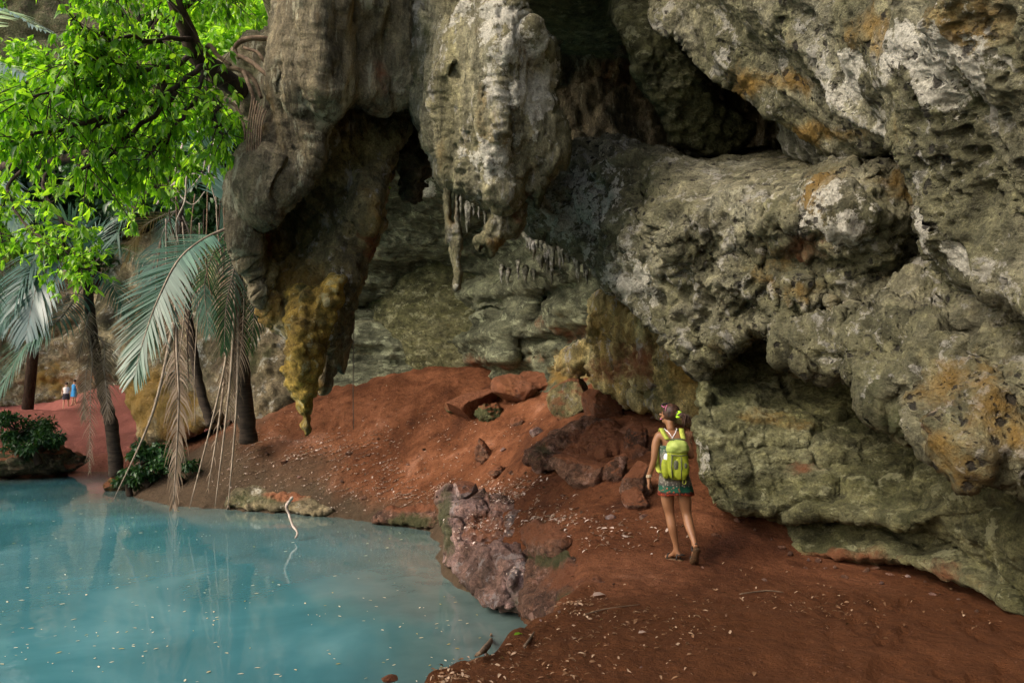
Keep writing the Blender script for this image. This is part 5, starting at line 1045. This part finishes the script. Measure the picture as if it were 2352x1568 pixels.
woman = empty("person", (float(hp[0]), float(hp[1]), hz)); tag(woman, "woman in a patterned mini dress walking away with one hand on the rock", "person")
J = dict(pelvis=(-.0, -.02, .83, .128, .095), waist=(-.015, -.03, .985, .105, .078), ribs=(-.028, -.035, 1.12, .120, .085), chest=(-.034, -.035, 1.235, .125, .075), neck0=(-.032, -.02, 1.325, .052, .05), neck=(-.034, -.005, 1.375, .047, .046),
         skull0=(-.036, .02, 1.43, .062, .066), skull=(-.040, .025, 1.50, .080, .086), crown=(-.040, .018, 1.555, .062, .066),
         nose=(-.128, .085, 1.487, .012), nose0=(-.095, .068, 1.498, .022), chin0=(-.075, .06, 1.43, .034), chin=(-.100, .078, 1.412, .02), ear=(-.085, -.015, 1.485, .012, .018),
         shL=(-.165, -.03, 1.285, .052), uaL=(-.200, -.035, 1.16, .043, .045), elL=(-.213, -.045, 1.03, .034), faL=(-.238, -.025, .94, .033), wrL=(-.262, .0, .862, .021, .026), paL=(-.266, .006, .81, .018, .036),
         shR=(.095, -.03, 1.285, .052), uaR=(.140, -.055, 1.16, .044, .045), elR=(.172, -.055, 1.045, .036), faR=(.182, .035, 1.10, .034), wrR=(.195, .135, 1.185, .022), paR=(.202, .18, 1.225, .020, .034),
         hipL=(-.085, -.02, .755, .092), thL=(-.078, -.015, .62, .076), knL=(-.052, .0, .465, .051), caL=(-.036, -.028, .345, .054), shnL=(-.005, -.022, .20, .037), anL=(.020, -.015, .092, .030), heL=(.035, -.05, .038, .028, .03), baL=(-.045, .045, .028, .036, .022), toL=(-.088, .085, .022, .030, .016),
         hipR=(.088, -.035, .755, .092), thR=(.098, -.03, .62, .078), knR=(.120, -.015, .468, .052), caR=(.130, -.085, .355, .053), shnR=(.142, -.165, .27, .038), anR=(.150, -.225, .205, .030), heR=(.150, -.275, .175, .028), baR=(.142, -.235, .055, .036, .022), toR=(.138, -.195, .022, .030, .018))
ch = [['pelvis', 'waist', 'ribs', 'chest', 'neck0', 'neck', 'skull0', 'skull', 'crown'], ['skull', 'nose0', 'nose'], ['skull0', 'chin0', 'chin'], ['chest', 'shL', 'uaL', 'elL', 'faL', 'wrL', 'paL'], ['chest', 'shR', 'uaR', 'elR', 'faR', 'wrR', 'paR'],
      ['pelvis', 'hipL', 'thL', 'knL', 'caL', 'shnL', 'anL', 'baL', 'toL'], ['anL', 'heL'], ['pelvis', 'hipR', 'thR', 'knR', 'caR', 'shnR', 'anR', 'baR', 'toR'], ['anR', 'heR']]
J.pop('ear')
for i, (y, l, r) in enumerate([(-.028, .050, .0075), (-.010, .060, .008), (.010, .064, .008), (.030, .056, .0075)]):      # left hand hanging, slightly curled
    a = (-.266, .004 + y, .775); J[f'f{i}a'] = (*a, r + .001); J[f'f{i}b'] = (-.270, .006 + y * 1.05, .775 - l * .55, r); J[f'f{i}c'] = (-.256 + .006 * (i % 2), .010 + y * 1.05, .775 - l, r * .8); ch.append(['paL', f'f{i}a', f'f{i}b', f'f{i}c'])
J['tLa'] = (-.250, .040, .815, .010); J['tLb'] = (-.240, .058, .785, .0085); J['tLc'] = (-.236, .062, .762, .007); ch.append(['paL', 'tLa', 'tLb', 'tLc'])
for i, (x, l, r) in enumerate([(.028, .050, .0075), (.010, .062, .008), (-.008, .066, .008), (-.026, .058, .0075)]):         # right hand raised, fingers resting on the rock
    J[f'g{i}a'] = (.210 + x, .205, 1.262, r + .001); J[f'g{i}b'] = (.214 + x * 1.1, .220, 1.262 + l * .5, r); J[f'g{i}c'] = (.222 + x * 1.15, .243, 1.262 + l * .85, r * .8); ch.append(['paR', f'g{i}a', f'g{i}b', f'g{i}c'])
J['tRa'] = (.170, .175, 1.23, .010); J['tRb'] = (.155, .19, 1.258, .0085); J['tRc'] = (.152, .205, 1.28, .007); ch.append(['paR', 'tRa', 'tRb', 'tRc'])
body = skinned("body", J, ch, 'pelvis', M_skin, woman)
# ears, eyes, lips
mb = MB(); mb.add(*ell((-.098, -.012, 1.488), (.012, .02, .03), 12, 8)); mb.add(*ell((.036, .06, 1.488), (.012, .02, .03), 12, 8)); mb.build("ear", M_skin, woman)
mb = MB(); mb.add(*ell((-.120, .055, 1.512), (.010, .012, .008), 10, 6)); mb.add(*ell((-.072, .108, 1.512), (.012, .010, .008), 10, 6)); mb.build("eye", M_black, woman)
mb = MB(); mb.add(*ell((-.110, .083, 1.443), (.014, .014, .007), 10, 6)); mb.build("lips", M_pink, woman)
# hair drawn back into a pony tail
def hf(d):
    return 1.0 + .02 * math.sin(d.x * 40 + d.z * 14) + .03 * noise(np.array([[d.x * 3, d.y * 3, d.z * 3]]))[0]
hv, hfc = ell((-.022, .0, 1.515), (.094, .092, .092), 40, 24, hf)
hv2 = []
for (x, y, z) in hv:      # cut back from the face (looking left and ahead) and the nape
    fx = ((x + .022) * -.64 + (y) * .77)
    if fx > .045 and z < 1.555: x -= -.64 * (fx - .045) * 1.0; y -= .77 * (fx - .045) * 1.0
    if z < 1.45: k_ = (1.45 - z); x = -.022 + (x + .022) * (1 - 5 * k_); y = (y + .0) * (1 - 5 * k_) - .3 * k_
    hv2.append((x, y, z))
mb = MB(); mb.add(hv2, hfc); mb.add(*ell((.028, -.072, 1.505), (.026, .026, .026), 16, 10)); hair = mb.build("hair", M_hair, woman)
rs = np.random.RandomState(3)
for k in range(34):
    a = rs.normal(size=3) * np.array([.012, .012, .012]); s_ = Vector((.045, -.09, 1.495)) + Vector(a.tolist()); e = Vector((.105 + rs.normal() * .022, -.115 + rs.normal() * .015, 1.395 + rs.normal() * .022))
    m_ = (s_ + e) / 2 + Vector((.022 + rs.normal() * .01, -.02, .030)); mb = MB() if k == 0 else mb; mb.tube(spline([s_, m_, e], 5), [.008, .008, .008, .008, .007, .006, .005, .004, .003, .002, .001], 5)
mb.build("ponytail", M_hair, woman)
mb = MB(); mb.add(*ell((.046, -.09, 1.522), (.016, .016, .010), 12, 8)); mb.add(*ell((.030, -.105, 1.468), (.026, .014, .012), 12, 8)); mb.tube([Vector((.045 + .024 * math.cos(t), -.09 + .02 * math.sin(t), 1.495 + .018 * math.cos(t + 1))) for t in np.linspace(0, 6.3, 14)], .008, 6); mb.build("hair_tie", M_tie, woman)
mb = MB(); mb.tube([(-.078, -.062, 1.590), (-.092, -.070, 1.555), (-.094, -.068, 1.530)], .004, 6, m=0); mb.tube([(-.112, .03, 1.585), (-.09, .06, 1.60), (-.05, .075, 1.605), (-.01, .07, 1.60)], .012, 8, m=1); mb.tube([(-.094, -.03, 1.568), (-.108, .0, 1.575), (-.112, .03, 1.585)], .004, 6, m=0); mb.build("sunglasses", None, woman, True, [M_pink, M_black])
# dress
pr = [(1.175, -.030, -.03, .128, .092, .0), (1.10, -.030, -.03, .130, .095, .004), (1.02, -.022, -.03, .124, .093, .008), (.95, -.013, -.028, .134, .104, .012), (.88, -.005, -.025, .152, .120, .016), (.80, .003, -.025, .168, .134, .025), (.73, .008, -.025, .180, .145, .035), (.672, .012, -.025, .190, .152, .05), (.668, .012, -.025, .184, .147, .05), (.74, .008, -.025, .172, .138, .03)]
mb = MB(); mb.add(*rings(pr, 60)); mb.build("dress", M_dress, woman)
mb = MB(); mb.tube([(-.12, .04, 1.30), (-.10, -.03, 1.345), (-.06, -.085, 1.30), (-.035, -.108, 1.255)], .005, 6); mb.tube([(.05, .04, 1.30), (.03, -.03, 1.345), (-.0, -.085, 1.30), (-.035, -.108, 1.255), (-.035, -.11, 1.2)], .005, 6); mb.build("dress_strap", M_white, woman)
mb = MB()
for r_, z_ in ((.027, .868), (.028, .858), (.029, .848)): mb.tube([Vector((-.262 + r_ * math.cos(t), .0 + r_ * math.sin(t) * 1.1, z_ + .003 * math.cos(t))) for t in np.linspace(0, 6.28, 18)], .0035, 5)
mb.build("bracelet", M_silver, woman)
mb = MB(); mb.tube([Vector((.195 + .025 * math.cos(t), .135 + .02 * math.sin(t), 1.182 + .02 * math.cos(t + 1.2))) for t in np.linspace(0, 6.28, 18)], .0035, 5); mb.build("bracelet", M_silver, woman)
# sandals
def sandal(h, b, t, up, w, nm):
    h, b, t = map(Vector, (h, b, t)); ax = (t - h).normalized(); sd_ = ax.cross(Vector(up)).normalized(); n_ = sd_.cross(ax); L = (t - h).length
    V_ = []; F_ = []; m = 14
    prof = [(0, .25), (.03, .6), (.1, .78), (.3, .72), (.5, .78), (.7, 1), (.85, .92), (.95, .6), (1, .25)]
    for side in (0, -.018):
        for (s_, ww) in prof:
            for q in (-1, 1): V_.append(h + ax * L * s_ + sd_ * q * w * ww + n_ * side)
    k = len(prof)
    for i in range(k - 1):
        F_.append((2 * i, 2 * i + 1, 2 * i + 3, 2 * i + 2)); o_ = 2 * k; F_.append((o_ + 2 * i, o_ + 2 * i + 2, o_ + 2 * i + 3, o_ + 2 * i + 1))
        F_.append((2 * i, 2 * i + 2, o_ + 2 * i + 2, o_ + 2 * i)); F_.append((2 * i + 1, o_ + 2 * i + 1, o_ + 2 * i + 3, 2 * i + 3))
    F_.append((0, 2 * k, 2 * k + 1, 1)); F_.append((2 * k - 2, 2 * k - 1, 4 * k - 1, 4 * k - 2))
    mb = MB(); mb.add(V_, F_, 0)
    for s_, hh, rr in ((.68, .048, .036), (.22, .085, .036)):
        c_ = h + ax * L * s_; mb.tube([c_ + sd_ * w * .85 * math.cos(a) + n_ * hh * math.sin(a) for a in np.linspace(0, math.pi, 12)], .009, 6, m=1, flat=.5)
    mb.tube([h + ax * L * .22 + sd_ * w * .8 + n_ * .05, h - ax * .012 + n_ * .05, h + ax * L * .22 - sd_ * w * .8 + n_ * .05], .009, 6, m=1)
    mb.build("sandal", None, woman, True, [M_sole, M_black])
sandal((.065, -.06, .010), None or (0, 0, 0), (-.115, .105, .010), (0, 0, 1), .045, "l")
sandal((.152, -.305, .180), (0, 0, 0), (.136, -.200, -.004), (0, .95, .3), .046, "r")

# backpack
pack = empty("backpack", woman.location); tag(pack, "lime green hiking backpack worn on the woman's back", "backpack")
def softbox(c, r, pw=2.6, n=36, m=24, lump=.05, seed=1, taper=0):
    V_, F_ = ell((0, 0, 0), (1, 1, 1), n, m); O = []
    for v in V_:
        v = np.array(v); s_ = (np.abs(v) ** pw).sum() ** (-1 / pw); q = v * s_; nz = noise((q * 2.2 + seed)[None])[0] * lump + abs(noise((q * np.array([4, 2, 1.2]) + seed + 9)[None])[0]) * lump * -.8
        q = q * (1 + nz); w = 1 + taper * q[2]; O.append((c[0] + q[0] * r[0] * w, c[1] + q[1] * r[1], c[2] + q[2] * r[2]))
    return O, F_
mb = MB(); mb.add(*softbox((-.005, -.195, 1.01), (.108, .085, .175), 3, lump=.07, taper=-.04)); pb = mb.build("pack_body", M_lime, pack)
mb = MB(); mb.add(*softbox((-.003, -.205, 1.165), (.112, .098, .080), 2.4, lump=.12, seed=4, taper=-.16)); mb.build("lid", M_lime2, pack)
mb = MB(); mb.add(*softbox((.015, -.272, .955), (.075, .028, .11), 2.6, lump=.12, seed=7)); mb.build("front_pocket", M_lime, pack)
mb = MB(); mb.add(*softbox((-.118, -.17, .945), (.045, .06, .10), 2.6, lump=.06, seed=9, taper=.12)); mb.build("side_pocket", M_lime, pack)
mb = MB(); mb.add(*softbox((-.112, -.17, 1.055), (.026, .03, .045), 2.2, lump=.0)); mb.build("bottle", M_white, pack)
mb = MB(); mb.tube([(.010, -.304, 1.075), (.012, -.306, .98), (.012, -.292, .86)], .005, 6); mb.tube([(-.075, -.285, 1.09), (-.085, -.288, .98), (-.07, -.262, .86)], .006, 6); mb.tube([(-.085, -.275, 1.09), (0, -.306, 1.085), (.085, -.278, 1.09)], .005, 6); mb.build("zip", M_greyfab, pack)
mb = MB(); mb.add(*softbox((-.035, -.287, .99), (.028, .016, .05), 2.2, lump=.1)); mb.add(*softbox((.055, -.290, .985), (.020, .012, .03), 2.2, lump=.1)); mb.build("mesh_panel", M_greyfab, pack)
mb = MB(); mb.add(*softbox((-.003, -.19, 1.243), (.075, .05, .012), 2.2, lump=.1)); mb.build("collar", M_greyfab, pack)
mb = MB(); mb.add(*softbox((0, -.13, .845), (.13, .035, .035), 2.4, lump=.05)); mb.build("hip_belt", M_greyfab, pack)
for sgn, x0 in ((-1, -.125), (1, .075)):
    mb = MB(); pts = spline([(x0 + .035 * (sgn < 0) - .0, -.13, 1.24), (x0 - .005 * sgn, -.085, 1.30), (x0 + .003 * sgn, -.02, 1.345), (x0 + .0, .05, 1.30), (x0 + .01 * sgn, .085, 1.2), (x0 + .04 * sgn, .05, 1.05), (x0 + .05 * sgn, -.05, .93), (x0 + .03 * sgn, -.12, .90)], 5)
    V_ = []; F_ = []
    for i, q in enumerate(pts):
        t_ = (pts[min(i + 1, len(pts) - 1)] - pts[max(i - 1, 0)]).normalized(); sd_ = t_.cross(Vector((0, 0, 1)) if abs(t_.z) < .8 else Vector((0, 1, 0))); 
        sd_ = Vector((1, 0, 0)); n_ = t_.cross(sd_).normalized()
        for a, b_ in ((-1, -1), (1, -1), (1, 1), (-1, 1)): V_.append(q + sd_ * a * .024 + n_ * b_ * .006)
    for i in range(len(pts) - 1):
        for k in range(4): F_.append((4 * i + k, 4 * i + (k + 1) % 4, 4 * i + 4 + (k + 1) % 4, 4 * i + 4 + k))
    mb.add(V_, F_); mb.build("shoulder_strap", M_strap, pack)
mb = MB(); mb.tube(spline([(.035, -.262, .85), (.03, -.27, .81), (.05, -.272, .80), (.062, -.27, .82), (.055, -.262, .85)], 4), .0035, 6); mb.build("cord_loop", M_lime, pack)
for x_, z_ in ((-.135, .66), (.012, .675)): 
    mb = MB(); mb.tube([(x_ + .01, -.16, .86), (x_, -.185, .76), (x_ + .005, -.188, z_)], .006, 6, flat=.4); mb.build("dangling_strap", M_greyfab, pack)

def far_person(px, py, label, top, bottom, arm):
    q = P(px, py, 50.0); r = empty("person", (float(q[0]), 50.0, float(ground_z(q[0:1], np.array([50.])) [0]))); tag(r, label, "person", None); r.rotation_euler = (0, 0, .4 * arm)
    Jf = dict(p=(0, 0, .9, .13, .1), w=(0, 0, 1.08, .11, .09), c=(0, 0, 1.3, .14, .1), n=(0, 0, 1.42, .05), h0=(0, 0, 1.5, .07), h=(0, 0, 1.6, .085), s1=(-.19, 0, 1.36, .05), e1=(-.25, .05, 1.1, .035), w1=(-.22, -.1, .92, .025), s2=(.19, 0, 1.36, .05), e2=(.26, .0, 1.12, .035), w2=(.3, -.15 * arm, .95, .025), ha1=(-.21, -.14, .86, .03), ha2=(.31, -.2 * arm, .9, .03),
              h1=(-.1, 0, .82, .09), k1=(-.12, .03, .48, .055), a1=(-.12, 0, .09, .035), t1=(-.13, -.15, .03, .03), h2=(.1, 0, .82, .09), k2=(.13, -.03, .48, .055), a2=(.15, .03, .09, .035), t2=(.16, -.12, .03, .03))
    skinned("body", Jf, [['p', 'w', 'c', 'n', 'h0', 'h'], ['c', 's1', 'e1', 'w1', 'ha1'], ['c', 's2', 'e2', 'w2', 'ha2'], ['p', 'h1', 'k1', 'a1', 't1'], ['p', 'h2', 'k2', 'a2', 't2']], 'p', M_skin2, r, 1)
    mb = MB(); mb.add(*rings([(1.40, 0, 0, .12, .1, 0), (1.33, 0, 0, .20, .13, 0), (1.1, 0, 0, .155, .125, .02), (.98, 0, 0, .165, .135, .02)], 24)); mb.build("shirt", top, r)
    mb = MB(); mb.add(*rings([(1.0, 0, 0, .16, .13, 0), (.86, 0, 0, .20, .15, .02), (.6, 0, 0, .23, .16, .05)], 24)); mb.build("shorts", bottom, r)
    mb = MB(); mb.add(*ell((0, .01, 1.63), (.10, .105, .10), 16, 10)); mb.build("hair", M_hair, r)
far_person(151, 930, "tiny far person in a white top standing on the pink mound", M_white, M_dark, 1)
far_person(169, 926, "tiny far person in blue standing right of the one in white", M_blue, M_blue, -1)
for o_ in (woman, pack): o_.scale = (WS, WS, WS)
q = PV(893, 425, 10.6); rs = np.random.RandomState(2); d = rs.normal(size=(7, 3)) * .6 + np.array([0, 0, -.6]); o = leaf_mesh("leaf_sprig", rs.normal(size=(7, 3)) * .03, d, rs.normal(size=(7, 3)), .13, .05, M_leafy); o.location = q
tag(o, "tiny bright green sprig growing in the gap between the hanging pillars", "plant")
